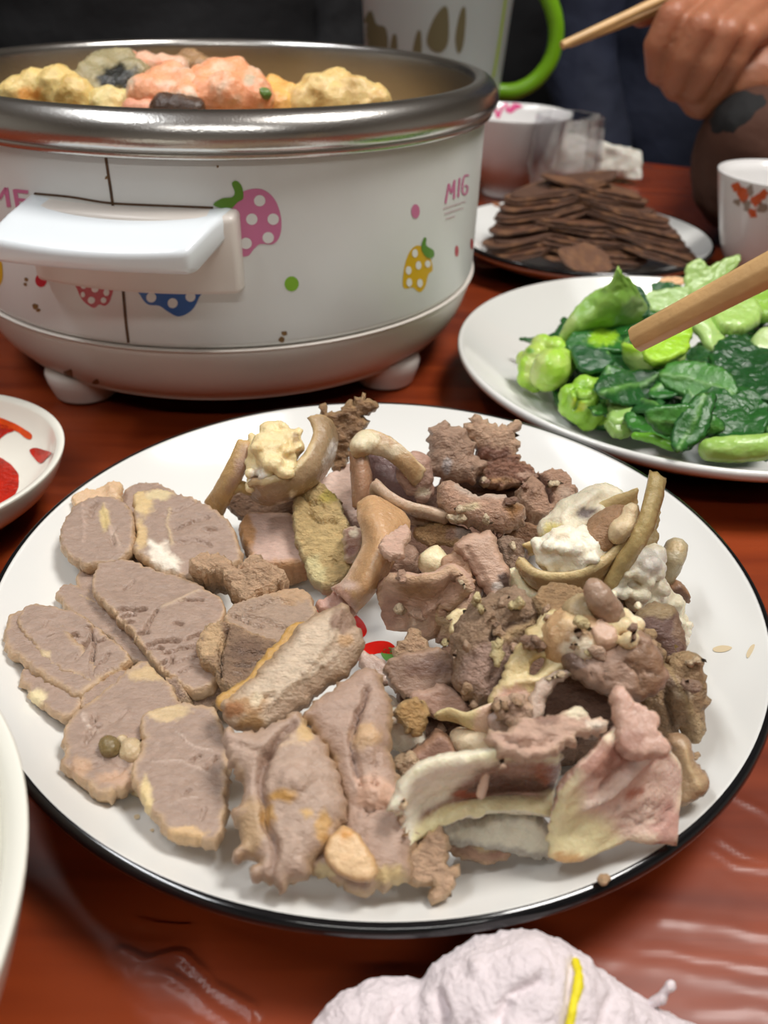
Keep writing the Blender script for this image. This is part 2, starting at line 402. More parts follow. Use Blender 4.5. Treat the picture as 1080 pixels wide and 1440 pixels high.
def chain(P, step=.35):
    """(x,y,z,r) key points -> overlapping balls"""
    P = np.array(P, float); out = []
    for a, b in zip(P[:-1], P[1:]):
        n = max(2, int(np.linalg.norm(b[:3] - a[:3]) / (min(a[3], b[3]) * step)) + 1)
        for t in np.linspace(0, 1, n): out.append(tuple(a * (1 - t) + b * t))
    return out
def pchain(P):   # pixel version
    return chain([(*at(p[0], p[1], p[2]), p[3]) for p in P])
def lathe(prof, c, n=96, z0=0.0):
    prof = np.array(prof, float); m = len(prof); a = np.linspace(0, 2 * math.pi, n, endpoint=False)
    V = np.stack([np.outer(prof[:, 0], np.cos(a)) + c[0], np.outer(prof[:, 0], np.sin(a)) + c[1], np.repeat(prof[:, 1:2] + z0, n, 1)], 2).reshape(-1, 3)
    FC = [(i * n + j, i * n + (j + 1) % n, (i + 1) * n + (j + 1) % n, (i + 1) * n + j) for i in range(m - 1) for j in range(n)]
    return V, FC
def smooth_prof(P, n=6): return catmull(np.array(P, float), n, False)
def capped(V, FC, n, start=True, end=True):
    FC = list(FC)
    if start: FC.append(tuple(range(n))[::-1])
    if end: FC.append(tuple(range(len(V) - n, len(V))))
    return V, FC
def bvh(o_list):
    VV = []; FC = []
    for o in o_list:
        mw = np.array(o.location) + (np.array(o.parent.location) if o.parent else 0); k = len(VV)
        VV += [tuple(np.array(v.co) + mw) for v in o.data.vertices]; FC += [tuple(k + i for i in p.vertices) for p in o.data.polygons]
    return BVHTree.FromPolygons(VV, FC)
def decal(name, pts, tree, mat, parent, off=.0002, h=3.0, smooth=True, label=None):
    """flat print: an outline traced on a real surface, a thin skin lying on it"""
    pts = np.array(pts, float); poly = resample(catmull(pts, 8) if smooth else np.vstack([pts, pts[:1]]), step=h, closed=smooth)
    if not smooth: poly = poly[:-1]
    V2, T = fill(poly, h, np.random.default_rng(1))
    V = []; ok = []
    for p in V2:
        d = Vector(ray(*p)).normalized(); hit = tree.ray_cast(Vector(CO), d)
        if hit[0] is None: V.append((0, 0, 0)); ok.append(False)
        else:
            nn = hit[1] if hit[1].dot(d) < 0 else -hit[1]; V.append(tuple(hit[0] + nn * off)); ok.append(True)
    T = [t for t in T if ok[t[0]] and ok[t[1]] and ok[t[2]]]
    if not T: return None
    us = sorted({i for t in T for i in t}); mp = {u: i for i, u in enumerate(us)}
    V = np.array([V[u] for u in us]); FC = [tuple(mp[i] for i in t) for t in T]
    a, b, c = V[FC[0][0]], V[FC[0][1]], V[FC[0][2]]
    if np.cross(b - a, c - a) @ (CO - a) < 0: FC = [f[::-1] for f in FC]
    o = mesh(name, V, FC, mat, parent)
    if label: o['label'] = label
    return o
def circle(cx, cy, rx, ry=None, n=14): return [(cx + rx * math.cos(2 * math.pi * k / n), cy + (ry or rx) * math.sin(2 * math.pi * k / n)) for k in range(n)]
def stroke(P, w):
    P = resample(catmull(np.array(P, float), 6, False), step=3); t = np.gradient(P, axis=0); n = np.stack([-t[:, 1], t[:, 0]], 1); n /= np.linalg.norm(n, axis=1)[:, None] + 1e-9
    return np.vstack([P + n * w / 2, (P - n * w / 2)[::-1]])
def boxbm(bm, c, s, rz=0, bev=0):
    r = bmesh.ops.create_cube(bm, size=1); vs = r['verts']
    bmesh.ops.scale(bm, verts=vs, vec=s)
    if rz: bmesh.ops.rotate(bm, verts=vs, cent=(0, 0, 0), matrix=Matrix.Rotation(rz, 3, 'Z'))
    bmesh.ops.translate(bm, verts=vs, vec=c)
    if bev: bmesh.ops.bevel(bm, geom=list({e for v in vs for e in v.link_edges}), offset=bev, segments=3, profile=.5, affect='EDGES')
def boxobj(name, c, s, mat, parent=None, bev=0, rz=0):
    bm = bmesh.new(); boxbm(bm, (0, 0, 0), s, rz, bev); me = bpy.data.meshes.new(name); bm.to_mesh(me); bm.free(); me.materials.append(mat)
    rel = np.array(c, float) - (np.array(parent.location) if parent is not None else 0)
    return link(name, me, parent, rel)
# ------------------------------------------------------------------ the room and the table
def struct(name, c, s, mat):
    o = boxobj(name, c, s, mat); o['kind'] = 'structure'; return o
mw = plain('wall_paint', (205, 200, 190), .8, .05, 4); mf = plain('floor_tile', (110, 95, 85), .5, .1, 6); mc = plain('ceiling_paint', (232, 232, 228), .9)
struct('floor', (0, .5, -.775), (5, 5.6, .05), mf); struct('ceiling', (0, .5, 1.775), (5, 5.6, .05), mc)
struct('wall_back', (0, 3.3, .5), (5, .1, 2.5), mw); struct('wall_front', (0, -2.3, .5), (5, .1, 2.5), mw)
struct('wall_left', (-2.5, .5, .5), (.1, 5.6, 2.5), mw); struct('wall_right', (2.5, .5, .5), (.1, 5.6, 2.5), mw)
lampw = plain('lamp_housing', (225, 225, 222), .5)
for nm, x, y, sx, sy, lab in (('light_housing', .60, .40, .64, .64, 'square white ceiling lamp housing above the table'), ('light_housing', -.75, .25, .16, 1.24, 'long white tube lamp housing above the table'), ('light_housing', .15, -1.05, 1.24, .16, 'long white housing added round the unseen fill light behind the camera side')):  # last entry: housing made up for the added fill light
    tag(boxobj(nm, (x, y, 1.69), (sx, sy, .1), lampw, None, .01), lab, 'lamp')
TC = np.array([0, .28]); TR = .85
def wood():
    m, nt, b = nodes('red_stained_wood'); setv(b, rough=.32, spec=.4)
    tc = nt.nodes.new('ShaderNodeTexCoord'); mp = nt.nodes.new('ShaderNodeMapping'); mp.inputs['Scale'].default_value = (1.5, 26, 1); mp.inputs['Rotation'].default_value = (0, 0, 1.45)
    nt.links.new(tc.outputs['Object'], mp.inputs[0])
    n = nt.nodes.new('ShaderNodeTexNoise'); n.inputs['Scale'].default_value = 3; n.inputs['Detail'].default_value = 6; n.inputs['Distortion'].default_value = .6; nt.links.new(mp.outputs[0], n.inputs[0])
    r = nt.nodes.new('ShaderNodeValToRGB'); r.color_ramp.elements[0].position = .3; r.color_ramp.elements[1].position = .72
    r.color_ramp.elements[0].color = (*lin((112, 39, 14)), 1); r.color_ramp.elements[1].color = (*lin((156, 66, 27)), 1)
    nt.links.new(n.outputs[0], r.inputs[0]); nt.links.new(r.outputs[0], b.inputs[0]); return m
V, FC = lathe([(0.001, -.03), (TR - .01, -.03), (TR, -.026), (TR, -.006), (TR - .006, -.0012), (0.001, -.0012)], TC, 128)
t = empty('dining_table', (TC[0], TC[1], -.75), 'round red-brown wooden dining table carrying all the dishes', 'table')
MW = wood(); mesh('tabletop', V, FC, MW, t, smooth=False)
V, FC = lathe(smooth_prof([(.001, -.745), (.30, -.745), (.30, -.71), (.09, -.66), (.06, -.4), (.07, -.1), (.2, -.031), (.001, -.031)], 4), TC, 48); mesh('pedestal', V, FC, MW, t)
# the clear plastic sheet over the table, with its creases
def film():
    m = bpy.data.materials.new('clear_film'); m.use_nodes = True; nt = m.node_tree; nt.nodes.remove(nt.nodes['Principled BSDF'])
    out = nt.nodes['Material Output']; tr = nt.nodes.new('ShaderNodeBsdfTransparent'); tr.inputs[0].default_value = (.97, .96, .95, 1)
    gl = nt.nodes.new('ShaderNodeBsdfGlossy'); gl.inputs['Roughness'].default_value = .28; fr = nt.nodes.new('ShaderNodeFresnel'); fr.inputs[0].default_value = 1.33
    mx = nt.nodes.new('ShaderNodeMixShader'); nt.links.new(fr.outputs[0], mx.inputs[0]); nt.links.new(tr.outputs[0], mx.inputs[1]); nt.links.new(gl.outputs[0], mx.inputs[2]); nt.links.new(mx.outputs[0], out.inputs[0])
    tc = nt.nodes.new('ShaderNodeTexCoord'); n = nt.nodes.new('ShaderNodeTexNoise'); n.inputs['Scale'].default_value = 22; n.inputs['Detail'].default_value = 3
    nt.links.new(tc.outputs['Object'], n.inputs[0]); bp = nt.nodes.new('ShaderNodeBump'); bp.inputs['Distance'].default_value = .0012; nt.links.new(n.outputs[0], bp.inputs['Height'])
    nt.links.new(bp.outputs[0], gl.inputs['Normal']); nt.links.new(bp.outputs[0], fr.inputs['Normal']); return m
xs = np.unique(np.round(np.r_[np.arange(-.86, -.16, .02), np.arange(-.16, .24, .0012), np.arange(.24, .86, .02)], 5)); ys = np.unique(np.round(np.r_[np.arange(-.56, .03, .02), np.arange(.03, .26, .0012), np.arange(.26, 1.16, .02)], 5))
gx, gy = np.meshgrid(xs, ys); P = np.stack([gx.ravel(), gy.ravel()], 1)
z = np.full(len(P), -.0009)
CR = [([(170, 1335), (205, 1352), (255, 1345), (300, 1385), (360, 1420)], .0014, .0016), ([(190, 1365), (240, 1375), (290, 1410), (330, 1440)], .0012, .0010), ([(200, 1420), (250, 1425), (300, 1450)], .001, .0009), ([(175, 1290), (230, 1300), (268, 1303)], .0009, .0008),
      ([(900, 1330), (980, 1340), (1080, 1360)], .0013, .0006), ([(930, 1290), (1000, 1295), (1090, 1312)], .0016, .0006), ([(1010, 1175), (1050, 1200), (1090, 1210)], .0013, .0008), ([(1000, 1190), (1040, 1213), (1090, 1222)], .001, .0008), ([(700, 1345), (820, 1342), (900, 1352), (1000, 1372), (1090, 1392)], .0022, .0004),
      ([(980, 1420), (1040, 1415), (1090, 1425)], .0014, .0005), ([(1020, 1110), (1060, 1130), (1090, 1150)], .0015, .0008), ([(150, 1380), (175, 1400), (230, 1440)], .0012, .0007)]
for pl, w, hh in CR:
    L = np.array([at(a, b, 0)[:2] for a, b in pl]); L = resample(catmull(L, 8, False), 40); k = np.hypot(*(P - L.mean(0)).T) < .12
    q = P[k] + .0012 * np.stack([fbm(np.c_[P[k] * 160, np.zeros(k.sum())], 3), fbm(np.c_[P[k] * 160, np.ones(k.sum())], 4)], 1)
    d = segdist(q, L, False); z[k] = np.maximum(z[k], -.0009 + hh * np.exp(-(d / w) ** 2) * np.clip(.6 + .6 * fbm(np.c_[P[k] * 90, np.zeros(k.sum())], 5), .1, 1))
nx = len(xs); rad = np.hypot(*(P - TC).T)
FC = [(i * nx + j, i * nx + j + 1, (i + 1) * nx + j + 1, (i + 1) * nx + j) for i in range(len(ys) - 1) for j in range(nx - 1) if rad[i * nx + j] < TR - .01 and rad[(i + 1) * nx + j + 1] < TR - .01]
us = sorted({a for f in FC for a in f}); mp = {u: i for i, u in enumerate(us)}
o = mesh('plastic_sheet', np.c_[P, z][us], [tuple(mp[a] for a in f) for f in FC], film()); tag(o, 'clear creased plastic sheet covering the red-brown table', 'table cover')

# ------------------------------------------------------------------ crockery
china = plain('white_china', (232, 232, 228), .12, spec=.55, coat=.3, coatr=.05)
china2 = plain('cream_china', (236, 234, 222), .15, spec=.5, coat=.3, coatr=.05)
black = plain('black_glaze', (14, 15, 18), .12, spec=.6, coat=.3)
def dish(name, c, prof_in, prof_out, label, cat, mat, band=None, n=128, foot=None):
    """one continuous china body: inner profile outwards, then outer profile back to the foot"""
    V, FC = lathe(list(prof_in) + list(prof_out), c, n); V, FC = capped(V, FC, n, True, True)
    FC[-2], FC[-1] = FC[-2][::-1], FC[-1][::-1]; FC = [f[::-1] for f in FC]
    e = empty(name, (c[0], c[1], 0), label, cat)
    b = mesh('dish_body', V, [f[::-1] if False else f for f in FC], mat, e)
    bm = bmesh.new(); bm.from_mesh(b.data); bmesh.ops.recalc_face_normals(bm, faces=bm.faces); bm.to_mesh(b.data); bm.free()
    if band:
        V, FC = lathe(band, c, n); bb = mesh('rim_band', V, FC, black, e); bb['label'] = 'black glazed line round the rim'
        bm = bmesh.new(); bm.from_mesh(bb.data); bmesh.ops.recalc_face_normals(bm, faces=bm.faces); bm.to_mesh(bb.data); bm.free()
    return e, b
def plate_profiles(R, fl=.0085, rim=.030, r0=.084, th=.004, ex=1.7):
    rr = np.r_[.001, .3 * r0, .6 * r0, np.linspace(r0 - .012, R - .003, 22)]
    pin = [(r, fl + (rim - fl) * max(0, (r - r0) / (R - r0)) ** ex) for r in rr]
    zt = pin[-1][1]
    lip = [(R - .0019, zt + .0008), (R - .0008, zt + .0008), (R, zt - .0002), (R + .0002, zt - .0014), (R - .0006, zt - .0032), (R - .0022, zt - .0050)]
    ro = np.linspace(R - .006, r0 - .004, 12)
    pout = lip + [(r, max(.0015, fl + (rim - fl) * max(0, (r - r0) / (R - r0)) ** 1.25 - th - .002)) for r in ro]
    pout += [(r0 - .007, .0), (r0 - .011, .0), (r0 - .013, .003), (.001, .003)]
    band = [(R - .0020, zt + .0010), (R - .0008, zt + .00105), (R + .0002, zt - .0001), (R + .00045, zt - .0014), (R + .0001, zt - .0022)]
    return pin, pout, band
pin, pout, band = plate_profiles(PR)
e_plate, b_plate = dish('meat_plate', PC, pin, pout, 'large white plate with black rim line, holding the boiled meat', 'plate', china, band, 192)
T_plate = bvh([b_plate])
red = plain('red_print', (225, 30, 22), .15, coat=.3); grn = plain('green_print', (110, 170, 85), .15, coat=.3); pinkp = plain('pink_print', (235, 205, 205), .15, coat=.3)
for nm, pts, m in (('flower_petal', [(436, 862), (446, 853), (462, 858), (470, 880), (462, 905), (446, 905), (436, 885)], red), ('flower_petal', [(486, 872), (497, 864), (510, 874), (516, 888), (510, 897), (498, 896), (488, 888)], red), ('flower_petal', [(502, 916), (512, 907), (530, 902), (546, 903), (556, 911), (552, 920), (532, 919), (514, 926), (498, 930)], red), ('flower_leaf', [(536, 918), (545, 911), (556, 914), (556, 924), (550, 932), (540, 927)], grn)):
    decal(nm, pts, T_plate, m, e_plate, label='painted red petal' if m is red else 'painted green leaf')
broth = plain('broth_stain', (224, 205, 170), .12, coat=.4)
for pts in ([(1003, 912), (1016, 908), (1030, 911), (1020, 917), (1006, 917)], [(1050, 920), (1056, 909), (1062, 907), (1058, 918), (1052, 926)], [(188, 1148), (195, 1146), (196, 1151), (190, 1153)], [(210, 1168), (216, 1166), (215, 1171)]):
    o = decal('broth_stain', pts, T_plate, broth, e_plate, h=2)
# greens plate, beef plate
GC = np.array([.1640, .4345]); GR = .1265
pin, pout, band2 = plate_profiles(GR, .009, .031)
e_green, b_green = dish('greens_plate', GC, pin, pout, 'white plate heaped with green vegetables', 'plate', china, None, 160)
def gz(r): return plate_z(r, .009, .031, .084, GR)
BC = np.array([.148, .685]); BR = .102
pin, pout, band3 = plate_profiles(BR, .008, .024, .066)
e_beef, b_beef = dish('beef_plate', BC, pin, pout, 'white plate with dark rim line, holding sliced brown beef', 'plate', china, band3, 128)
# big bowl at the left, near the camera
LC = np.array([-.1608, .0743]); LR = .096
o, _b = dish('soup_bowl', LC, smooth_prof([(.001, .006), (.03, .007), (.06, .018), (.082, .036), (LR - .004, .059)], 5), smooth_prof([(LR - .001, .0605), (LR, .058), (.087, .034), (.064, .013), (.046, .006), (.044, 0), (.040, 0), (.039, .003), (.001, .003)], 4), 'large white bowl cut by the left edge, beside the meat plate', 'bowl', china2)
# chili dish
CC = np.array([-.1955, .2982]); CR_ = .0611
e_chili, b_chili = dish('sauce_dish', CC, smooth_prof([(.001, .006), (.02, .0065), (.038, .011), (.052, .020), (CR_ - .003, .0295)], 6), smooth_prof([(CR_ - .001, .0302), (CR_, .0288), (.055, .017), (.040, .007), (.031, .004), (.030, 0), (.027, 0), (.026, .002), (.001, .002)], 4), 'small white dish of red chili sauce left of the pot', 'dish', china2)
sauce = plain('chili_sauce', (176, 28, 8), .18, .35, 140, .0006, 500, coat=.3); oil = plain('chili_oil', (214, 74, 20), .14, .25, 160, coat=.3)
V, FC = lathe(smooth_prof([(.0005, .0118), (.02, .0118), (.035, .0116), (.0400, .0108)], 4), (CC[0] + .006, CC[1] + .003), 48); V, FC = capped(V, FC, 48, True, False); V[:, 2] += .0004 * fbm(V * 300, 3)
sc_ = mesh('chili_sauce', V, [f[::-1] for f in FC], sauce); tag(sc_, 'red chili sauce pooled in the small white dish', 'sauce')
T_ch = bvh([b_chili])
for pts, m in (([(-20, 592), (0, 596), (14, 600), (20, 606), (10, 610), (0, 618), (-20, 640)], sauce), ([(-20, 582), (0, 587), (20, 595), (34, 603), (45, 611), (44, 618), (36, 616), (26, 608), (12, 603), (0, 602), (-20, 596)], oil), ([(42, 634), (50, 630), (62, 633), (73, 637), (66, 645), (58, 652), (50, 646)], sauce)):
    decal('sauce_smear', pts, T_ch, m, sc_, off=.0003, h=2)

# ------------------------------------------------------------------ the electric pot
QC = np.array([-.098, .5211]); SR, SZ, PRR, PZ = .147, .0483, .1536, .152
pw = plain('pot_enamel', (222, 224, 222), .28, .025, 30, spec=.45); pb = plain('pot_base_plastic', (220, 212, 204), .35, .04, 25)
steel = plain('brushed_steel', (196, 194, 190), .24, metal=1.0, bump=.00008, bscale=900); dirt = plain('grime', (84, 58, 34), .6, .3, 300); rust = plain('rust_spot', (120, 88, 44), .6, .3, 400)
pot = empty('electric_hot_pot', (QC[0], QC[1], 0), 'white electric hot pot with steel rim and fruit prints', 'pot')
N = 192
V, FC = lathe(smooth_prof([(.001, .014), (.118, .0135), (.132, .0165), (.1405, .026), (.1455, .040), (SR - .0004, SZ - .0022), (SR - .003, SZ - .0006), (.10, SZ - .0006)], 5), QC, N); pbase = mesh('pot_base', V, FC, pb, pot)
V, FC = lathe([(SR - .003, SZ - .0006), (SR - .0022, SZ + .0004)], QC, N); mesh('seam_ring', V, FC, dirt, pot)['label'] = 'dark grimy joint between body and base'
BODY = [(SR - .0026, SZ), (SR - .0006, SZ + .0006), (SR, SZ + .003), (SR + .0003, .09), (SR + .0006, .135), (SR, .141)]
V, FC = lathe(BODY, QC, N); body = mesh('pot_body', V, FC, pw, pot)
V, FC = lathe(smooth_prof([(.001, .068), (.11, .0685), (.128, .074), (.136, .09), (.1385, .12), (.1392, .144), (.1400, .1492), (.1425, .1512), (.1470, .1508), (.1512, .1478), (.1536, .1430), (.1534, .1385), (.1518, .1362), (.1505, .1368), (.1512, .1352), (.1508, .1333), (.1490, .1326), (.1460, .1335)], 5), QC, N); mesh('steel_pan', V, FC, steel, pot)
for a in (-2.18, -.62, .95, 2.5):
    c = QC + .118 * np.array([math.cos(a), math.sin(a)])
    V, FC = lathe(smooth_prof([(.001, 0), (.014, 0), (.0168, .002), (.019, .016), (.001, .017)], 4), c, 32); mesh('foot', V, FC, pb, pot)
T_pot = bvh([body, pbase])
# vertical body joint and prints
P_pink = plain('pink_ink', (206, 120, 160), .28); P_white = plain('white_ink', (228, 228, 226), .28); P_leaf = plain('leaf_ink', (92, 140, 48), .28); P_red = plain('red_ink', (186, 34, 52), .28); P_blue = plain('blue_ink', (34, 92, 168), .28); P_yel = plain('yellow_ink', (214, 170, 30), .28); P_lime = plain('lime_ink', (128, 178, 52), .28)
decal('body_joint', stroke([(146, 200), (151, 235), (157, 275), (166, 340), (173, 405), (177, 450), (181, 482)], 4.2), T_pot, dirt, pot, h=3, smooth=False, label='dark grimy vertical joint')
def berry(pts, m, dots, leaves, label):
    b = decal('fruit_print', pts, T_pot, m, pot, off=.00015, label=label)
    for x, y, rx, ry in dots: decal('dot', circle(x, y, rx, ry), T_pot, P_white, b, off=.0003, h=2)
    for l in leaves: decal('leaf', l, T_pot, P_leaf, b, off=.00035, h=2, label='green printed leaf')
berry([(322, 300), (330, 280), (345, 268), (368, 266), (386, 280), (395, 305), (394, 330), (384, 343), (366, 343), (357, 350), (348, 360), (330, 358), (322, 345)], P_pink, [(365, 282, 8, 8), (354, 308, 8, 8), (384, 308, 8, 8), (377, 334, 8, 8), (346, 342, 8, 8)], [[(300, 288), (312, 279), (326, 277), (330, 270), (326, 258), (332, 254), (340, 262), (342, 278), (334, 284), (322, 294)]], 'pink polka-dot fruit print')
berry([(108, 392), (156, 397), (156, 420), (148, 430), (140, 428), (132, 433), (118, 424), (110, 410)], P_red, [(118, 402, 4, 4), (134, 406, 5, 5), (150, 411, 4, 5), (129, 422, 5, 5), (146, 422, 4, 4), (117, 414, 3, 4)], [], 'red polka-dot fruit print')
berry([(194, 398), (284, 402), (280, 418), (270, 436), (252, 445), (236, 438), (224, 430), (208, 428), (198, 416)], P_blue, [(213, 418, 7, 7), (243, 426, 7, 7), (268, 417, 7, 7)], [], 'blue polka-dot fruit print')
berry([(566, 400), (569, 372), (577, 352), (588, 345), (598, 352), (606, 366), (608, 380), (602, 386), (598, 402), (590, 411), (580, 404), (571, 406)], P_yel, [(583, 356, 4, 6), (588, 373, 4, 6), (574, 380, 4, 6), (601, 371, 4, 5), (575, 397, 4, 6), (590, 398, 4, 6)], [[(592, 350), (595, 335), (599, 335), (599, 345), (609, 352), (609, 361), (600, 362)]], 'yellow polka-dot fruit print')
berry([(-12, 355), (0, 362), (4, 378), (2, 398), (-12, 405)], P_yel, [], [], 'yellow fruit print at the left edge')
for x, y, rx, ry, m in ((410, 399, 10, 10.5, P_lime), (584, 297, 6, 10, P_pink), (58, 394, 8, 9.5, P_red), (642, 353, 2.6, 8, P_red), (663, 343, 1.8, 8, P_red)): decal('printed_dot', circle(x, y, rx, ry), T_pot, m, pot, h=2)
def letters(pts_list, m, name='lettering', lab='pink printed lettering'):
    for pl, w in pts_list:
        o = decal(name, stroke(pl, w), T_pot, m, pot, h=2, smooth=False); 
        if o: o['label'] = lab
# 'ME' at the left, 'MIG' at the right
letters([([(-14, 289), (-9, 262)], 6), ([(-9, 262), (-1, 280)], 5), ([(-1, 280), (9, 264)], 5), ([(9, 264), (13, 291)], 6), ([(21, 266), (26, 294)], 6), ([(20, 268), (40, 270)], 5), ([(23, 280), (38, 282)], 4.5), ([(26, 292), (44, 294)], 5)], P_pink)
letters([([(626, 286), (631, 258)], 3), ([(631, 258), (634, 272)], 2.6), ([(634, 272), (639, 253)], 2.6), ([(639, 253), (638, 280)], 3), ([(644, 277), (646, 250)], 3), ([(659, 247), (653, 247), (650, 260), (651, 273), (656, 271), (657, 261), (653, 262)], 2.6)], P_pink)
letters([([(622, 294), (655, 283)], 1.2), ([(624, 301), (652, 292)], 1.2), ([(626, 308), (640, 304)], 1.2)], plain('pale_pink_ink', (205, 176, 182), .3), 'fine_print', 'rows of tiny pale print')
for x, y, r in ((97, 526, 7), (102, 536, 3.5), (135, 537, 4.5), (50, 430, 4.5), (37, 393, 3), (36, 399, 2.5), (400, 468, 4), (396, 478, 5), (470, 548, 4), (466, 553, 3), (54, 436, 3), (150, 250, 2.5), (306, 234, 2)):
    q = circle(x, y, r, r * .9, 9); rr_ = random.Random(int(x)); decal('rust_spot', [(a + rr_.uniform(-.35, .35) * r, b + rr_.uniform(-.35, .35) * r) for a, b in q], T_pot, rust, pot, h=2)
# handle: a ledge lofted outwards from the body
hc = at(166, 335, .1); tmp = T_pot.ray_cast(Vector(CO), Vector(ray(184, 345)).normalized())[0]; ha = math.atan2(tmp.y - QC[1], tmp.x - QC[0])
hn = np.array([math.cos(ha), math.sin(ha)]); ht = np.array([-math.sin(ha), math.cos(ha)])
def hpt(s, r, z): p = QC + hn * (r) + ht * s; return (p[0], p[1], z)
def loft_sections(secs, bev=0):   # each section: list of 3D points (closed loop)
    V = []; FC = []; n = len(secs[0])
    for s in secs: V += s
    for i in range(len(secs) - 1):
        for j in range(n): FC.append((i * n + j, i * n + (j + 1) % n, (i + 1) * n + (j + 1) % n, (i + 1) * n + j))
    FC.append(tuple(range(n))[::-1]); FC.append(tuple(range(len(V) - n, len(V))))
    return np.array(V), FC
def tidy(o, bev=0, seg=3):
    bm = bmesh.new(); bm.from_mesh(o.data); bmesh.ops.recalc_face_normals(bm, faces=bm.faces)
    if bev: bmesh.ops.bevel(bm, geom=[e for e in bm.edges if len(e.link_faces) == 2 and e.calc_face_angle(0) > .35], offset=bev, segments=seg, profile=.5, affect='EDGES')
    for f in bm.faces: f.smooth = True
    bm.to_mesh(o.data); bm.free(); return o
hw = .0480
def on(s, ex, z): # a point ex outside the curved wall, at tangent offset s
    r = math.sqrt(max(SR * SR - s * s, 0)); return hpt(s, r + ex, z)
# mount block
secs = []
for s in np.linspace(-hw, hw, 15):
    secs.append([on(s, -.006, .076), on(s, .0075, .077), on(s, .0095, .111), on(s, -.006, .1142)])
V, FC = loft_sections(secs); tidy(mesh('handle_mount', V, FC, pb, pot), .0025)
secs = []
for k, s in enumerate(np.linspace(-1, 1, 15)):
    sb = s * (hw - .001); sf = s * (hw - .004) - .008; curve = .0035 * (1 - s * s)
    rb = math.sqrt(SR * SR - sb * sb); fr = math.sqrt(SR * SR - (hw - .004) ** 2) + .036 + curve
    zt = .1145 - .0022 * (1 - s * s)
    secs.append([hpt(sb, rb + .002, .103), hpt(sb, rb - .003, zt), hpt((sb + sf) / 2, (rb + fr) / 2, zt - .0045), hpt(sf, fr, zt - .010), hpt(sf, fr - .0015, .0945), hpt(sf * .99, fr - .009, .0925)])
V, FC = loft_sections(secs); tidy(mesh('handle_grip', V, FC, plain('handle_plastic', (226, 232, 236), .25, spec=.5), pot), .0028)
decal('handle_grime', stroke([(48, 272), (100, 277), (150, 285), (200, 288), (250, 290), (300, 292)], 3.2), T_pot, dirt, pot, h=2, smooth=False)
# ------------------------------------------------------------------ boiled meat on the big plate
FACE = (160, 136, 126); CRUST = (190, 158, 130); PILE = (146, 118, 100); DARKM = (112, 86, 76); SKIN = (172, 142, 112); AMBER = (188, 150, 112)
FATW = (226, 220, 204); FATY = (218, 206, 166); PINKM = (196, 164, 152); LIVER = (190, 164, 122); GRAYM = (160, 150, 138)
S = slab
# --- sliced lean meat, left half (far to near)
t1 = S('meat_slice', 'pink-brown meat slice with a pale flap on top, farthest left', [(89, 745), (103, 723), (119, 712), (144, 704), (167, 707), (182, 718), (190, 745), (186, 775), (172, 792), (156, 796), (122, 798), (97, 785), (88, 766)], .016, .022, tu=.0028, td=.0035, F=[('g', [(150, 715), (156, 745), (168, 775)], 3, .0008, (182, 158, 146)), ('s', 150, 735, 8, 18, (200, 176, 130)), ('g', [(118, 716), (122, 745), (120, 770)], 2, .0004, (176, 150, 140))], cr=2, ca=70)
S('fat_flap', '', [(104, 708), (112, 698), (124, 692), (140, 690), (152, 684), (160, 681), (171, 684), (170, 700), (165, 712), (150, 708), (130, 708), (112, 716)], .027, .031, tu=.0022, td=.002, col=(200, 170, 138), edge=(206, 176, 140), parent=t1, mat='fat', F=[('b', 160, 695, 10, .002)])
S('meat_slice', 'meat slice half hidden behind the far left lean slice', [(168, 735), (174, 704), (182, 690), (200, 685), (225, 688), (250, 705), (262, 750), (240, 792), (200, 806), (178, 796), (166, 772)], .020, .026, tu=.0025, td=.0035, F=[('s', 166, 780, 12, 22, (196, 170, 128)), ('s', 172, 740, 7, 20, (202, 178, 140))], cr=2, ca=60)
S('meat_slice', 'round lean meat slice with a white fat patch, far left', [(192, 700), (220, 694), (250, 700), (280, 712), (310, 731), (327, 749), (335, 770), (341, 791), (331, 799), (305, 810), (280, 817), (250, 814), (212, 795), (190, 775), (196, 750), (190, 720)], .026, .034, tu=.003, td=.004, F=[('s', 232, 792, 20, 20, (228, 214, 204)), ('g', [(214, 772), (232, 790), (250, 808)], 5, .0008, (232, 222, 214)), ('s', 203, 716, 16, 20, (206, 178, 136)), ('s', 200, 760, 12, 22, (204, 174, 134)), ('s', 225, 703, 20, 8, (206, 186, 152)), ('g', [(240, 722), (238, 745), (245, 775)], 2, .0006, (188, 164, 138)), ('g', [(245, 735), (300, 735), (325, 760)], 2, -.0003)], cr=4, ca=20, ew=.0016)
S('meat_slice', 'lowest slice of the three overlapping ones left of centre', [(83, 840), (95, 829), (120, 832), (160, 858), (225, 915), (240, 935), (212, 940), (190, 936), (176, 928), (155, 903), (132, 887), (110, 870), (90, 853)], .014, .017, tu=.002, td=.003)
S('meat_slice', 'middle slice of the three overlapping ones left of centre', [(110, 820), (118, 802), (136, 795), (165, 797), (200, 820), (240, 880), (262, 940), (235, 940), (212, 932), (193, 914), (168, 887), (140, 858), (116, 845)], .018, .022, tu=.002, td=.003, ew=.0016)
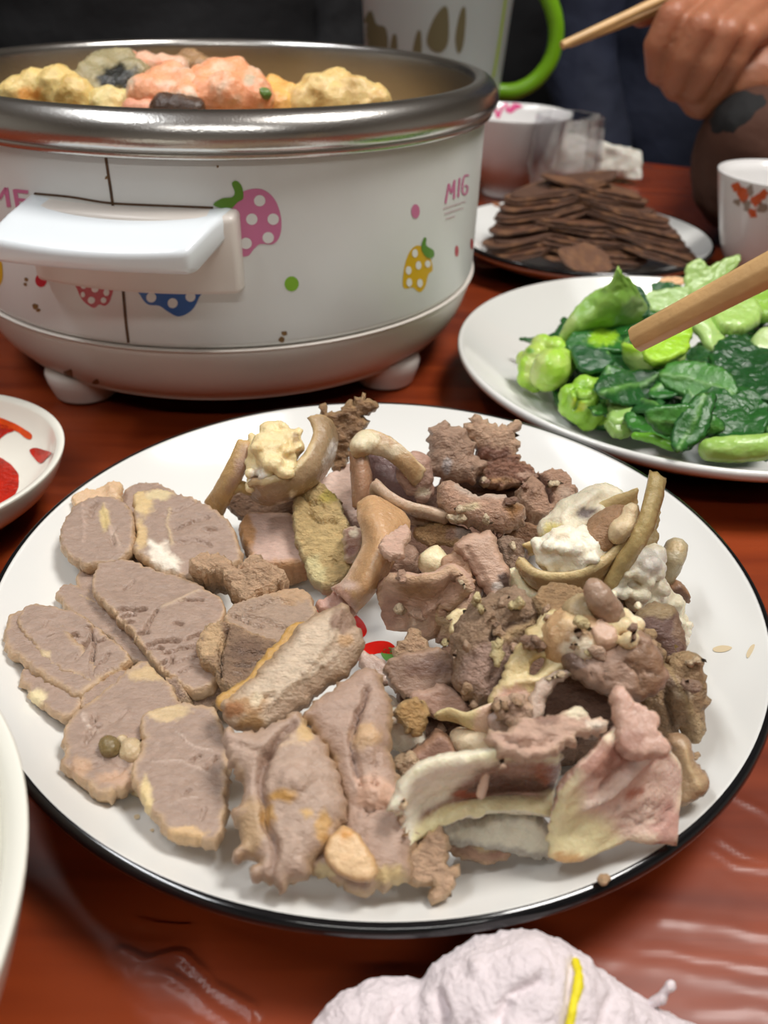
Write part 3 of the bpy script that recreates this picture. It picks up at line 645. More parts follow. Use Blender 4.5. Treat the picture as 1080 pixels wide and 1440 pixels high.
S('meat_slice', 'largest lean meat slice, cracked across, left of centre', [(132, 824), (143, 800), (167, 792), (190, 796), (217, 806), (253, 819), (283, 832), (308, 848), (317, 864), (313, 877), (301, 893), (299, 920), (302, 947), (304, 962), (286, 975), (266, 974), (246, 958), (226, 948), (206, 920), (186, 893), (159, 864), (139, 845)], .022, .027, tu=.0028, td=.0035, h=.0006,
  F=[('g', [(222, 867), (214, 880), (204, 899)], 1.8, -.0022), ('g', [(233, 927), (255, 920), (280, 917)], 1.8, -.0022), ('g', [(226, 911), (236, 909), (247, 906)], 1.5, -.0016), ('g', [(262, 907), (272, 903), (284, 900)], 1.8, -.002), ('g', [(177, 834), (190, 825)], 1.6, -.0014), ('g', [(248, 885), (256, 886)], 2.2, -.002), ('g', [(240, 940), (262, 935), (285, 930)], 1.4, -.0014), ('g', [(250, 955), (275, 945), (298, 940)], 1.4, -.0014), ('g', [(225, 942), (236, 936)], 1.3, -.0012), ('g', [(230, 862), (260, 850), (280, 838)], 2, .0004, (182, 158, 140))], cr=10, ca=22, ns=170)
S('meat_slice', 'bottom slice of the stack at the left rim, crumbly edge', [(40, 942), (33, 957), (43, 979), (66, 995), (90, 1015), (104, 1010), (114, 995), (116, 978), (100, 955), (65, 935)], .016, .018, tu=.002, td=.0028, F=[('s', 52, 985, 14, 10, (224, 206, 170))], rag=.0011)
S('meat_slice', 'middle slice of the stack at the left rim', [(7, 897), (13, 877), (27, 864), (48, 860), (90, 885), (135, 940), (140, 962), (125, 973), (110, 979), (87, 968), (62, 954), (43, 941), (32, 929), (16, 921), (9, 910)], .021, .024, tu=.002, td=.0028, ew=.0016)
S('meat_slice', 'top slice of the stack at the left rim, split by a crack', [(30, 883), (34, 867), (50, 859), (77, 864), (100, 867), (119, 873), (142, 893), (162, 910), (182, 928), (183, 938), (167, 948), (134, 965), (113, 958), (90, 948), (70, 934), (53, 918), (37, 900)], .025, .028, tu=.0026, td=.0028, h=.0006, F=[('g', [(131, 891), (134, 910), (132, 940), (133, 962)], 1.8, -.002), ('g', [(93, 915), (102, 908), (112, 903)], 1.7, -.0018), ('g', [(64, 892), (68, 883)], 1.4, -.0012), ('s', 65, 928, 10, 7, (200, 176, 146)), ('g', [(140, 960), (160, 950), (178, 942)], 1.5, -.0012)], cr=6, ca=35)
S('meat_scrap', 'folded meat scrap between the left slices', [(113, 982), (130, 967), (155, 954), (178, 944), (184, 956), (152, 981), (127, 1001), (116, 997)], .024, .026, tu=.002, td=.006, cat='meat scrap')
S('meat_scrap', 'small crumbly scrap behind the peppercorn slice', [(236, 962), (250, 958), (262, 968), (269, 985), (264, 996), (250, 992), (240, 980)], .018, .021, tu=.004, td=.006, mat='rough', nz=.0012, rag=.0014, cat='meat scrap')
o1 = S('meat_slice', 'meat slice with a green peppercorn stuck on it', [(90, 1037), (103, 1013), (133, 990), (160, 967), (180, 947), (200, 937), (214, 946), (234, 963), (248, 983), (256, 1000), (238, 1008), (215, 1020), (208, 1040), (208, 1062), (194, 1082), (188, 1102), (167, 1112), (147, 1118), (127, 1108), (100, 1091), (88, 1080), (93, 1060)], .024, .026, tu=.0024, td=.004, h=.0009, F=[('g', [(96, 1085), (130, 1085), (150, 1078), (180, 1082)], 2, -.0012), ('g', [(118, 1012), (126, 1025), (140, 1035)], 1.8, .0005, (196, 176, 168)), ('s', 210, 955, 26, 12, (196, 168, 134)), ('s', 115, 1085, 18, 14, (186, 152, 130)), ('s', 165, 1100, 24, 10, (182, 148, 128)), ('g', [(132, 1040), (140, 1026)], 1.3, -.0012), ('g', [(146, 1096), (160, 1098), (175, 1088)], 1.6, -.001)], cr=5, ca=40, ew=.0018)
tag(blob('peppercorn', '', [(155, 1051, .0285, .0030), (152, 1047, .0288, .0026)], vox=.0004, nz=.0002, ns=900, col=(118, 102, 68), mat='fat', smooth=2), 'green-brown peppercorn lying on a meat slice', 'peppercorn')
tag(blob('fat_lump', '', [(184, 1052, .0275, .0030), (190, 1060, .027, .0034), (180, 1060, .027, .0024), (172, 1040, .0275, .0016)], vox=.0005, col=(190, 170, 140), mat='skin'), 'translucent fat lump beside the peppercorn', 'fat')
tag(blob('fat_lump', '', [(190, 1106, .018, .0022), (196, 1112, .018, .002)], vox=.0005, col=(208, 186, 150), mat='skin'), 'tiny pale fat lump under the front left slice', 'fat')
S('meat_slice', 'smooth lean meat slice nearest the left front rim', [(202, 1017), (213, 1007), (240, 1000), (280, 1001), (301, 1006), (314, 1027), (321, 1060), (322, 1093), (320, 1127), (313, 1160), (305, 1191), (283, 1184), (253, 1181), (230, 1164), (210, 1144), (200, 1121), (187, 1097), (200, 1070), (203, 1043)], .027, .030, tu=.0026, td=.0036, h=.0006, F=[('g', [(259, 1126), (268, 1120)], 1.6, -.0016), ('s', 240, 1010, 30, 12, (198, 172, 140)), ('s', 208, 1125, 9, 26, (214, 190, 148)), ('s', 260, 1180, 34, 9, (204, 170, 132)), ('g', [(250, 1040), (275, 1060), (300, 1065)], 1.4, .0003, (182, 160, 152)), ('g', [(215, 1080), (260, 1080), (300, 1100)], 1.4, .0003, (180, 158, 150)), ('g', [(240, 1140), (280, 1130)], 1.2, .0003, (180, 158, 150)), ('g', [(280, 1050), (300, 1042)], 1.2, -.0008)], cr=3, ca=30, ew=.0016, rag=.0009)
# --- chunks in the middle left
S('meat_strip', 'crumbly torn meat strip behind the thick chunk', [(276, 800), (290, 791), (313, 792), (337, 800), (361, 797), (379, 803), (396, 814), (404, 829), (392, 834), (376, 843), (355, 852), (337, 841), (319, 826), (296, 814), (281, 809)], .026, .031, tu=.006, td=.010, mat='rough', nz=.0014, rag=.0016, col=(182, 150, 128), edge=(194, 162, 136), F=[('b', 370, 818, 20, .004), ('g', [(330, 806), (352, 815), (372, 808)], 3, -.002)], bulge=.002, cat='meat chunk')
S('meat_chunk', 'thick grained meat chunk with a cracked top, beside the rib', [(319, 871), (331, 856), (358, 846), (384, 840), (408, 834), (429, 837), (440, 853), (442, 870), (428, 885), (410, 905), (390, 918), (358, 901), (337, 890), (321, 883)], .026, .030, tu=.003, td=.012, col=(160, 136, 122), F=[('g', [(340, 872), (368, 880), (395, 888)], 1.8, -.0016), ('g', [(330, 868), (345, 860)], 1.5, -.001), ('s', 410, 845, 30, 12, (176, 144, 118))], cr=5, ca=5, ns=180, cat='meat chunk')
S('meat_chunk', 'thick fibrous meat chunk with a pale rounded end, in front of the cracked one', [(281, 912), (287, 897), (301, 886), (319, 883), (337, 891), (358, 900), (392, 910), (386, 928), (373, 948), (349, 967), (328, 972), (310, 963), (307, 948), (296, 942), (286, 930)], .025, .031, tu=.004, td=.012, col=(140, 114, 98), edge=(184, 152, 122), F=[('s', 298, 912, 20, 26, (198, 166, 136)), ('g', [(322, 893), (312, 925), (312, 960)], 3, -.003), ('g', [(335, 925), (360, 930), (380, 925)], 2, -.0012, (110, 88, 78)), ('g', [(330, 945), (352, 945), (372, 940)], 2, -.0012, (110, 88, 78)), ('g', [(330, 960), (345, 956)], 2, -.001), ('s', 350, 925, 26, 18, (122, 98, 86))], mat='rough', cat='meat chunk')
S('meat_scrap', 'ragged pale scrap under the near end of the rib', [(262, 968), (290, 958), (308, 962), (318, 975), (310, 995), (292, 1003), (275, 1000)], .014, .018, tu=.004, td=.004, mat='rough', nz=.0012, rag=.0016, cat='meat scrap')
# rib: long wedge with a bright top, rough side and amber skin
rib = S('rib_piece', 'long pale rib chunk lying diagonally on top, plate centre', [(309, 990), (315, 982), (338, 971), (358, 955), (379, 931), (399, 909), (420, 886), (439, 871), (461, 859), (480, 849), (489, 859), (495, 874), (504, 889), (509, 901), (506, 917), (486, 945), (467, 961), (438, 981), (414, 1002), (391, 1019), (370, 1030), (349, 1026), (337, 1020), (320, 1010)], .036, .058, tu=.006, td=.013, sx=-.10, rr=.008, col=(206, 184, 166), edge=(170, 142, 120), ew=.0025, nz=.0008, h=.0009,
  F=[('p', [(490, 862), (512, 900), (500, 925), (440, 985), (395, 1020), (372, 1005), (400, 985), (440, 950), (470, 915), (478, 880)], (186, 160, 142), 10), ('g', [(478, 862), (466, 900), (430, 945), (390, 985)], 5, .0022), ('g', [(470, 925), (450, 940), (428, 958), (405, 965)], 2.2, .0018, (206, 184, 166)), ('g', [(430, 930), (450, 935), (470, 945)], 2.2, .0016, (206, 184, 166)), ('g', [(425, 945), (440, 960)], 2, .0014, (206, 184, 166)), ('g', [(470, 925), (480, 940)], 2, .0014, (206, 184, 166)), ('s', 484, 905, 12, 8, (190, 152, 118)), ('s', 482, 875, 16, 24, (146, 118, 104)), ('s', 350, 995, 32, 16, (176, 138, 104)), ('s', 362, 988, 10, 10, (216, 196, 172)), ('s', 330, 1000, 16, 10, (160, 112, 78)), ('g', [(372, 985), (385, 980), (392, 995), (378, 1010)], 3, -.0018), ('s', 355, 1018, 22, 10, (170, 134, 96))], cat='rib')
S('skin_strip', '', [(308, 986), (316, 976), (338, 962), (358, 944), (378, 918), (398, 895), (416, 880), (428, 874), (434, 884), (424, 898), (408, 920), (392, 944), (372, 970), (348, 990), (322, 1000)], .0395, .053, tu=.0018, td=.004, sx=-.10, col=(182, 142, 78), edge=(190, 152, 92), mat='skin', parent=rib)['label'] = 'translucent amber skin edge'
# --- the two long pieces in front
S('meat_piece', 'flaky folded meat piece with orange broth on it, front centre-left', [(317, 1027), (340, 1029), (373, 1030), (400, 1013), (420, 1006), (431, 1017), (441, 1037), (461, 1063), (474, 1090), (483, 1130), (477, 1168), (463, 1188), (443, 1208), (433, 1228), (400, 1249), (390, 1243), (360, 1234), (362, 1212), (331, 1211), (337, 1180), (329, 1147), (342, 1127), (336, 1093), (322, 1073), (317, 1047)], .020, .034, tu=.0055, td=.009, rr=.007, col=(172, 146, 134), edge=(178, 146, 118), rag=.0013, nz=.0009, F=[('g', [(415, 1025), (395, 1045), (375, 1075), (368, 1110), (375, 1160), (388, 1200), (386, 1230)], 6, -.004, (134, 106, 94)), ('g', [(330, 1050), (352, 1062), (380, 1070)], 4, -.002), ('b', 415, 1110, 40, .003), ('s', 352, 1170, 22, 40, (176, 146, 118)), ('s', 400, 1131, 22, 9, (190, 142, 76), .9), ('s', 378, 1155, 11, 14, (182, 140, 84), .8), ('s', 434, 1155, 9, 6, (198, 156, 92), .8), ('s', 455, 1170, 10, 24, (196, 156, 108)), ('s', 432, 1032, 12, 18, (200, 168, 128)), ('g', [(395, 1058), (415, 1052), (430, 1060)], 2.5, .0012, (196, 168, 146)), ('g', [(400, 1040), (420, 1048)], 2.5, .001, (196, 168, 146)), ('g', [(420, 1170), (424, 1190), (416, 1215)], 2, -.0012), ('g', [(405, 1120), (425, 1130), (450, 1110)], 1.6, -.0008), ('g', [(440, 1080), (460, 1095)], 1.6, -.0008), ('g', [(350, 1185), (362, 1205), (370, 1228)], 3, -.002)], mott=(186, 160, 150))
p2 = S('meat_piece', 'long fibrous meat piece with a pale bone end, front centre', [(425, 1015), (445, 995), (470, 972), (492, 955), (512, 944), (530, 953), (543, 980), (547, 1020), (552, 1062), (560, 1110), (575, 1128), (585, 1150), (585, 1180), (578, 1205), (572, 1228), (555, 1246), (530, 1253), (500, 1251), (470, 1241), (445, 1229), (439, 1214), (460, 1195), (476, 1175), (484, 1150), (482, 1110), (470, 1070), (450, 1040)], .016, .036, tu=.005, td=.008, rr=.006, col=(166, 138, 126), edge=(176, 146, 118), rag=.0011, nz=.0008, mat='meat', F=[('g', [(520, 975), (504, 1010), (494, 1050), (500, 1085), (507, 1110)], 3.5, -.003, (132, 104, 94)), ('b', 525, 1050, 26, .004), ('b', 524, 1125, 22, .004), ('p', [(500, 1100), (530, 1096), (560, 1112), (552, 1140), (530, 1150), (505, 1142)], (196, 160, 144), 6), ('g', [(506, 1140), (520, 1148), (545, 1140)], 3, -.003), ('g', [(508, 1112), (520, 1108), (530, 1112)], 2.5, -.0025), ('s', 512, 1045, 18, 20, (190, 156, 126)), ('s', 545, 1235, 30, 12, (202, 176, 134)), ('s', 458, 1226, 18, 12, (196, 176, 140))], cr=8, ca=75)
S('bone_end', '', [(460, 1193), (473, 1173), (487, 1166), (507, 1183), (522, 1208), (527, 1230), (510, 1238), (480, 1228), (463, 1211)], .0345, .0405, tu=.0016, td=.003, rr=.0012, col=(216, 184, 146), edge=(196, 160, 118), mat='skin', rag=.0003, nz=.0002, parent=p2, F=[('s', 487, 1173, 10, 6, (206, 150, 80))])['label'] = 'smooth pale cut bone'
S('meat_scrap', 'ragged torn meat flap at the front rim', [(563, 1213), (580, 1193), (605, 1170), (622, 1168), (628, 1193), (628, 1210), (643, 1222), (640, 1240), (627, 1247), (613, 1263), (606, 1257), (610, 1240), (587, 1247), (572, 1230)], .019, .026, tu=.003, td=.003, col=(182, 150, 130), edge=(190, 158, 130), rag=.0015, nz=.0012, mat='rough', cat='meat scrap')
# --- organ meats, far centre
S('meat_chunk', 'smooth pink meat block left of the tan liver slab', [(338, 748), (349, 728), (380, 728), (413, 731), (422, 758), (432, 790), (420, 796), (391, 798), (358, 795), (350, 775)], .022, .026, tu=.003, td=.010, rr=.002, col=(190, 160, 152), edge=(176, 134, 98), ew=.002, F=[('s', 347, 752, 11, 26, (178, 132, 92))], cat='meat chunk', rag=.0005)
S('meat_chunk', 'pale pink block behind the arched skin', [(450, 690), (474, 667), (496, 659), (502, 700), (504, 735), (484, 724)], .030, .036, tu=.003, td=.012, col=(206, 178, 170), edge=(190, 158, 148), cat='meat chunk', rag=.0004)
S('liver_slab', 'tan porous liver slab standing behind the red flower print', [(413, 717), (424, 694), (444, 683), (458, 689), (474, 703), (481, 722), (490, 739), (488, 756), (495, 794), (487, 815), (458, 830), (436, 809), (429, 787), (418, 758)], .022, .040, tu=.003, td=.007, col=LIVER, edge=(184, 164, 128), mat='rough', nz=.0008, F=[('s', 463, 704, 14, 10, (196, 178, 104)), ('s', 445, 812, 18, 22, (204, 190, 150)), ('g', [(425, 700), (440, 715), (450, 712)], 2.5, -.002), ('g', [(440, 735), (455, 742), (470, 735)], 2, -.0018), ('b', 437, 730, 6, -.003), ('b', 470, 740, 6, -.003), ('b', 452, 720, 5, -.002), ('b', 472, 796, 5, -.002), ('b', 485, 756, 5, -.002), ('s', 472, 690, 8, 8, (214, 206, 186))], cat='liver')
k1 = sheet('skin_piece', 'curved leathery skin piece cupping yellow fat, far left', [[(352, 676, .050), (372, 673, .052), (397, 664, .054), (419, 648, .056), (433, 628, .058), (440, 606, .060), (432, 588, .062)], [(347, 683, .044), (372, 690, .045), (405, 686, .047), (436, 668, .050), (454, 640, .054), (460, 612, .058), (450, 584, .062)], [(352, 694, .034), (370, 706, .034), (402, 702, .036), (438, 684, .040), (462, 652, .044), (471, 618, .050), (464, 590, .058)]], t=.003, col=(158, 134, 106), edge=(184, 158, 120), mott=(176, 150, 126), F=[('s', 408, 690, 5, 5, (226, 218, 204)), ('s', 395, 703, 7, 4, (228, 220, 208)), ('g', [(372, 675), (397, 668), (420, 652), (436, 628)], 4, .001, (200, 180, 140))], wave=.0006, cat='skin')
rg = random.Random(77); bl = []
for x, y, z, r in [(378, 606, .060, .0038), (392, 602, .061, .0030), (372, 626, .058, .0050), (392, 626, .058, .0052), (380, 646, .055, .0056), (402, 642, .055, .0046), (364, 638, .054, .0042), (414, 614, .060, .0026), (416, 628, .058, .0034), (360, 660, .050, .004), (376, 666, .050, .0042), (400, 658, .053, .004), (358, 624, .054, .0032), (362, 680, .044, .0036)]:
    bl.append((x, y, z, r))
    for k in range(4): bl.append((x + rg.uniform(-11, 11), y + rg.uniform(-11, 8), z + .0015, r * rg.uniform(.4, .62)))
blob('fat_mass', '', bl, vox=.0008, smooth=2, col=(220, 202, 158), mott=(206, 184, 136), parent=k1, nz=.0006, ns=420, F=[('s', 415, 615, 5, 8, (160, 136, 100)), ('s', 364, 672, 14, 14, (206, 196, 184))])['label'] = 'lumpy yellow fat'
sheet('skin_strip', 'tan skin strip hanging beside the yellow fat, far left', [[(336, 617, .056), (322, 648, .050), (306, 678, .042), (288, 704, .030)], [(346, 620, .056), (336, 655, .050), (318, 686, .042), (302, 722, .028)], [(354, 624, .054), (346, 662, .048), (330, 692, .040), (312, 730, .026)]], t=.003, col=(178, 146, 102), edge=(196, 166, 116), F=[('p', [(350, 625), (346, 665), (322, 690), (335, 650)], (150, 120, 104), 8)], cat='skin')
blob('skin_loop', '', pchain([(306, 726, .026, .0022), (311, 704, .034, .0026), (322, 688, .040, .0028), (338, 684, .042, .0026), (352, 690, .040, .0022)]), vox=.0007, col=(178, 154, 104), mat='skin', world=True); tag(bpy.context.scene.objects[-1] if False else SC.collection.objects[-1], 'yellowish skin edge looping over a dark gap, far left', 'skin')
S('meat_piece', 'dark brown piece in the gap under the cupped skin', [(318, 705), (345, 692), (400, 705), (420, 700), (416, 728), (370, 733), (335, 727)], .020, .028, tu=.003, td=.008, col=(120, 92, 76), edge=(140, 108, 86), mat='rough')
S('meat_chunk', 'dark spongy brown piece standing at the far rim', [(447, 577), (458, 573), (470, 577), (486, 568), (499, 567), (510, 555), (520, 557), (525, 569), (516, 590), (516, 606), (502, 616), (494, 640), (486, 665), (468, 666), (470, 630), (470, 600)], .034, .062, tu=.005, td=.006, col=(140, 108, 82), edge=(160, 128, 94), mat='rough', nz=.002, ns=330, rag=.0022, cat='meat chunk')
a4 = sheet('windpipe_skin', 'arched tan skin piece with a purple hollow, far centre', [[(492, 634, .058), (500, 616, .061), (515, 604, .063), (545, 614, .061), (572, 633, .057), (600, 660, .051)], [(496, 640, .057), (508, 628, .061), (520, 624, .061), (545, 632, .058), (568, 650, .054), (592, 676, .047)], [(502, 644, .055), (514, 638, .057), (524, 638, .056), (545, 643, .054), (562, 658, .051), (584, 684, .044)]], t=.003, col=(170, 138, 102), edge=(208, 186, 150), inner=(140, 116, 110), F=[('s', 514, 622, 18, 11, (214, 204, 176)), ('s', 545, 634, 28, 9, (206, 190, 164))], cat='skin')
sheet('inner_wall', '', [[(508, 634, .052), (528, 634, .053), (550, 640, .051), (570, 660, .048), (590, 684, .042)], [(512, 668, .044), (535, 672, .045), (553, 676, .044), (572, 688, .041), (588, 702, .037)], [(516, 700, .036), (540, 702, .036), (560, 706, .035), (574, 710, .033), (586, 716, .031)]], t=.002, col=(122, 98, 98), parent=a4)['label'] = 'smooth purple inner wall'
sheet('left_limb', '', [[(494, 632, .056), (495, 660, .050), (497, 690, .044), (500, 716, .038)], [(504, 630, .058), (508, 660, .053), (510, 690, .047), (508, 716, .041)], [(514, 638, .054), (519, 665, .049), (521, 690, .044), (516, 712, .038)]], t=.003, col=(160, 124, 100), parent=a4)
blob('meat_piece', 'pinkish lump with a white tip right of the arched skin', [(576, 665, .046, .006), (586, 656, .048, .006), (592, 672, .044, .005), (580, 680, .042, .005), (592, 694, .038, .0042), (600, 690, .038, .0035), (570, 652, .048, .004)], col=(178, 144, 132), mott=(160, 124, 112), F=[('s', 594, 692, 10, 7, (224, 208, 190))], mat='meat', nz=.0007)
sheet('cartilage_strip', 'curved pale cartilage strip with a dark groove, far centre', [[(528, 672, .056), (548, 690, .055), (572, 704, .053), (600, 712, .051), (630, 722, .049)], [(522, 684, .051), (542, 704, .050), (568, 719, .048), (598, 726, .046), (631, 733, .044)], [(526, 700, .044), (546, 716, .043), (570, 730, .041), (598, 737, .040), (629, 740, .039)]], t=.0035, col=(166, 144, 126), edge=(196, 172, 150), F=[('g', [(530, 692), (550, 710), (575, 722), (602, 730), (628, 736)], 2.5, -.001, (128, 104, 92)), ('g', [(534, 674), (550, 688), (570, 698)], 4, .0012, (184, 150, 132))], cat='cartilage')
sheet('skin_piece', 'glossy amber triangular skin sheet, plate centre', [[(503, 708, .050), (506, 730, .048), (514, 760, .045), (506, 786, .042), (488, 816, .036), (466, 830, .030)], [(520, 698, .053), (530, 724, .053), (540, 756, .051), (530, 790, .047), (510, 826, .041), (486, 846, .034)], [(540, 706, .050), (562, 720, .049), (576, 742, .046), (552, 788, .041), (526, 828, .036), (500, 863, .029)]], t=.003, col=AMBER, edge=(204, 170, 136), wave=.0008, F=[('g', [(506, 725), (514, 758), (504, 788), (490, 818)], 6, .0008, (208, 184, 166)), ('s', 486, 826, 22, 8, (214, 188, 176)), ('p', [(449, 853), (480, 826), (500, 840), (498, 866)], (176, 140, 126), 8)], cat='skin')
S('meat_piece', 'small pink tip under the amber skin sheet', [(448, 852), (460, 842), (476, 832), (496, 840), (500, 862), (484, 868), (464, 864)], .024, .028, tu=.003, td=.005, col=(176, 138, 126), edge=(186, 150, 136), mat='skin')
S('meat_scrap', 'small pink flap lying on the amber skin sheet', [(536, 767), (548, 754), (560, 744), (571, 740), (575, 750), (568, 770), (566, 782), (552, 785), (540, 778)], .052, .056, tu=.002, td=.0025, col=(194, 158, 144), edge=(200, 166, 150), nz=.0006, cat='meat scrap')
blob('meat_scrap', 'greyish lump between the amber skin and the ear-like piece', [(556, 792, .036, .005), (566, 786, .037, .0055), (576, 794, .035, .0045), (560, 806, .032, .005), (574, 782, .038, .004)], col=(156, 126, 112), mat='meat', cat='meat scrap', nz=.0006)
S('meat_piece', 'dark strip of meat inside the hole left of the amber sheet', [(484, 752), (498, 742), (511, 748), (506, 775), (497, 790), (487, 785)], .030, .038, tu=.003, td=.004, col=(150, 112, 96), edge=(200, 180, 162), F=[('s', 499, 752, 8, 7, (220, 204, 184)), ('s', 492, 776, 8, 8, (120, 76, 62))])
# --- dark chunks, far right of centre
S('meat_chunk', 'wide dark base chunk hidden under the far pile', [(505, 720), (520, 690), (600, 690), (640, 670), (700, 660), (770, 690), (760, 740), (735, 790), (700, 830), (640, 860), (600, 850), (560, 800), (520, 760)], .016, .026, tu=.003, td=.008, col=(112, 82, 70), edge=(124, 92, 78), mat='rough', nz=.0015, cat='meat chunk', h=.0014)
S('meat_chunk', 'brown knobbly meat chunk, tallest at the far rim', [(604, 612), (619, 594), (642, 601), (657, 616), (667, 637), (680, 658), (662, 677), (642, 678), (622, 674), (600, 659), (604, 640)], .036, .056, tu=.007, td=.010, rr=.008, col=(166, 136, 122), edge=(176, 146, 130), mat='rough', nz=.0011, rag=.0012, F=[('b', 640, 610, 18, .003), ('s', 626, 655, 8, 10, (176, 164, 168)), ('g', [(640, 610), (650, 640), (660, 660)], 3, -.0015)], cat='meat chunk')
S('meat_chunk', 'fluffy square brown chunk at the far rim, right of the tallest', [(657, 604), (662, 592), (668, 585), (690, 595), (712, 602), (729, 592), (729, 620), (727, 645), (708, 650), (678, 648), (666, 628)], .040, .056, tu=.005, td=.010, rr=.006, col=(180, 148, 130), edge=(190, 158, 136), mat='rough', nz=.0014, rag=.0018, F=[('s', 690, 640, 30, 14, (130, 92, 80))], cat='meat chunk')
S('meat_chunk', 'dark red-brown chunk under the fluffy square one', [(676, 652), (700, 640), (727, 644), (750, 666), (726, 685), (696, 683), (680, 674)], .032, .042, tu=.005, td=.012, col=(132, 94, 80), edge=(166, 130, 104), mat='rough', nz=.0013, rag=.0012, F=[('s', 735, 668, 12, 6, (180, 148, 136)), ('s', 700, 678, 20, 5, (166, 128, 98))], cat='meat chunk')
S('meat_chunk', 'brown folded chunk next to the white fat piece, far right', [(742, 680), (760, 670), (785, 666), (803, 684), (806, 700), (782, 722), (760, 730), (736, 718), (726, 694)], .034, .044, tu=.005, td=.012, col=(168, 134, 118), edge=(178, 146, 126), mat='rough', nz=.0011, rag=.001, F=[('g', [(755, 676), (770, 690), (772, 712)], 4, -.0035, (110, 78, 68)), ('b', 748, 700, 14, .003), ('s', 792, 700, 9, 9, (178, 152, 140))], cat='meat chunk')
S('vertebra_piece', 'bony chunk with white marrow strips, centre of the far pile', [(616, 702), (626, 677), (648, 687), (666, 699), (690, 696), (708, 702), (732, 712), (735, 735), (719, 745), (690, 748), (666, 739), (638, 729)], .044, .056, tu=.006, td=.012, rr=.006, col=(180, 144, 128), edge=(184, 152, 132), mat='rough', nz=.0009, rag=.001, F=[('g', [(640, 690), (670, 700), (700, 702), (725, 708)], 5, .001, (200, 178, 170)), ('s', 660, 718, 13, 6, (212, 192, 164)), ('s', 718, 722, 14, 14, (160, 118, 84)), ('b', 705, 725, 22, .002)], cat='meat chunk')
S('meat_piece', 'thin tan mushroom-shaped edge below the cartilage strip', [(583, 750), (601, 738), (633, 737), (660, 750), (658, 762), (620, 767), (598, 762)], .036, .042, tu=.003, td=.008, col=(160, 126, 94), edge=(176, 142, 102), mat='rough', F=[('s', 650, 748, 14, 9, (176, 160, 158)), ('s', 635, 752, 10, 8, (160, 128, 116))])
S('meat_piece', 'brown strip leading to the cupped fat piece', [(690, 750), (712, 740), (731, 734), (764, 748), (752, 762), (720, 766), (700, 766)], .034, .040, tu=.004, td=.012, col=(142, 108, 88), edge=(156, 122, 98), mat='rough', nz=.001)
S('meat_piece', 'pinkish tongue-shaped flap pointing at the far pile', [(642, 770), (654, 760), (668, 752), (690, 750), (702, 779), (717, 812), (694, 840), (680, 822), (660, 792)], .040, .054, tu=.004, td=.006, rr=.004, col=(190, 156, 140), edge=(174, 140, 124), mat='meat', F=[('s', 708, 818, 9, 10, (84, 64, 58)), ('g', [(655, 775), (672, 800), (688, 832)], 3, -.002), ('s', 696, 828, 8, 8, (180, 166, 162))])
S('meat_chunk', 'grey-brown grainy chunk right of the tongue-shaped flap', [(700, 762), (716, 758), (728, 760), (738, 773), (729, 798), (718, 808), (706, 785)], .036, .044, tu=.004, td=.014, col=(138, 114, 102), edge=(150, 126, 112), mat='rough', nz=.001, cat='meat chunk')
ear = sheet('ear_piece', 'curled ear-like piece of pink meat behind the big brown lump', [[(533, 826, .040), (546, 806, .046), (566, 803, .049), (590, 806, .050), (612, 804, .052), (634, 794, .054), (656, 812, .052), (664, 832, .048)], [(531, 838, .036), (546, 824, .041), (570, 822, .043), (594, 824, .044), (612, 824, .046), (632, 812, .048), (648, 826, .046), (654, 842, .043)], [(536, 858, .030), (554, 852, .033), (576, 850, .035), (596, 850, .036), (610, 846, .039), (624, 832, .043), (636, 840, .042), (642, 852, .040)], [(546, 880, .022), (564, 886, .023), (584, 890, .024), (606, 900, .025), (618, 886, .030), (618, 862, .037), (624, 856, .039), (630, 860, .038)]], t=.004, col=(194, 158, 142), edge=(200, 166, 140), mott=(176, 140, 118), wave=.0016, rag=.001, F=[('p', [(556, 812), (600, 810), (614, 816), (606, 836), (578, 832)], (166, 126, 94), 10), ('s', 592, 868, 12, 14, (204, 176, 160)), ('s', 552, 850, 16, 22, (170, 130, 116)), ('g', [(560, 880), (590, 872), (612, 850)], 4, .0012)], cat='meat piece', mat='meat')
sheet('inner_fold', '', [[(612, 846, .034), (618, 826, .042), (632, 812, .047), (648, 812, .048), (660, 826, .046)], [(614, 862, .028), (624, 846, .035), (636, 836, .038), (650, 838, .038), (660, 846, .037)], [(616, 876, .022), (628, 866, .026), (642, 862, .027), (654, 864, .027), (664, 866, .027)]], t=.003, col=(140, 100, 92), edge=(184, 148, 126), parent=ear, wave=.0012, mat='meat')
blob('meat_scrap', 'pile of small pink and yellowish scraps inside the ear-like piece', [(620, 862, .034, .004), (636, 858, .035, .0045), (650, 850, .036, .004), (628, 876, .031, .004), (644, 872, .033, .0045), (660, 842, .037, .0035), (655, 866, .033, .004), (668, 832, .038, .003), (640, 890, .028, .0045), (625, 890, .027, .004)], col=(180, 146, 130), mott=(206, 184, 148), mat='meat', cat='meat scrap', nz=.0012, ns=420)
S('fat_scrap', 'pointed yellowish fat scrap beside the big brown lump', [(632, 868), (648, 860), (660, 862), (656, 874), (646, 884), (638, 892), (634, 880)], .040, .044, tu=.0015, td=.002, col=(206, 188, 146), edge=(212, 196, 156), mat='fat', cat='fat')
blob('fat_scrap', 'small yellow-white fat cluster left of the tongue-shaped flap', [(604, 790, .044, .0042), (612, 784, .045, .004), (618, 792, .044, .004), (608, 798, .042, .004)], col=(216, 204, 170), cat='fat', nz=.0006)
S('meat_piece', 'brown folded edge behind the ear-like piece', [(618, 800), (630, 782), (646, 778), (660, 800), (666, 822), (652, 830), (636, 815)], .040, .048, tu=.003, td=.010, col=(160, 122, 98), edge=(176, 140, 116), mat='meat')
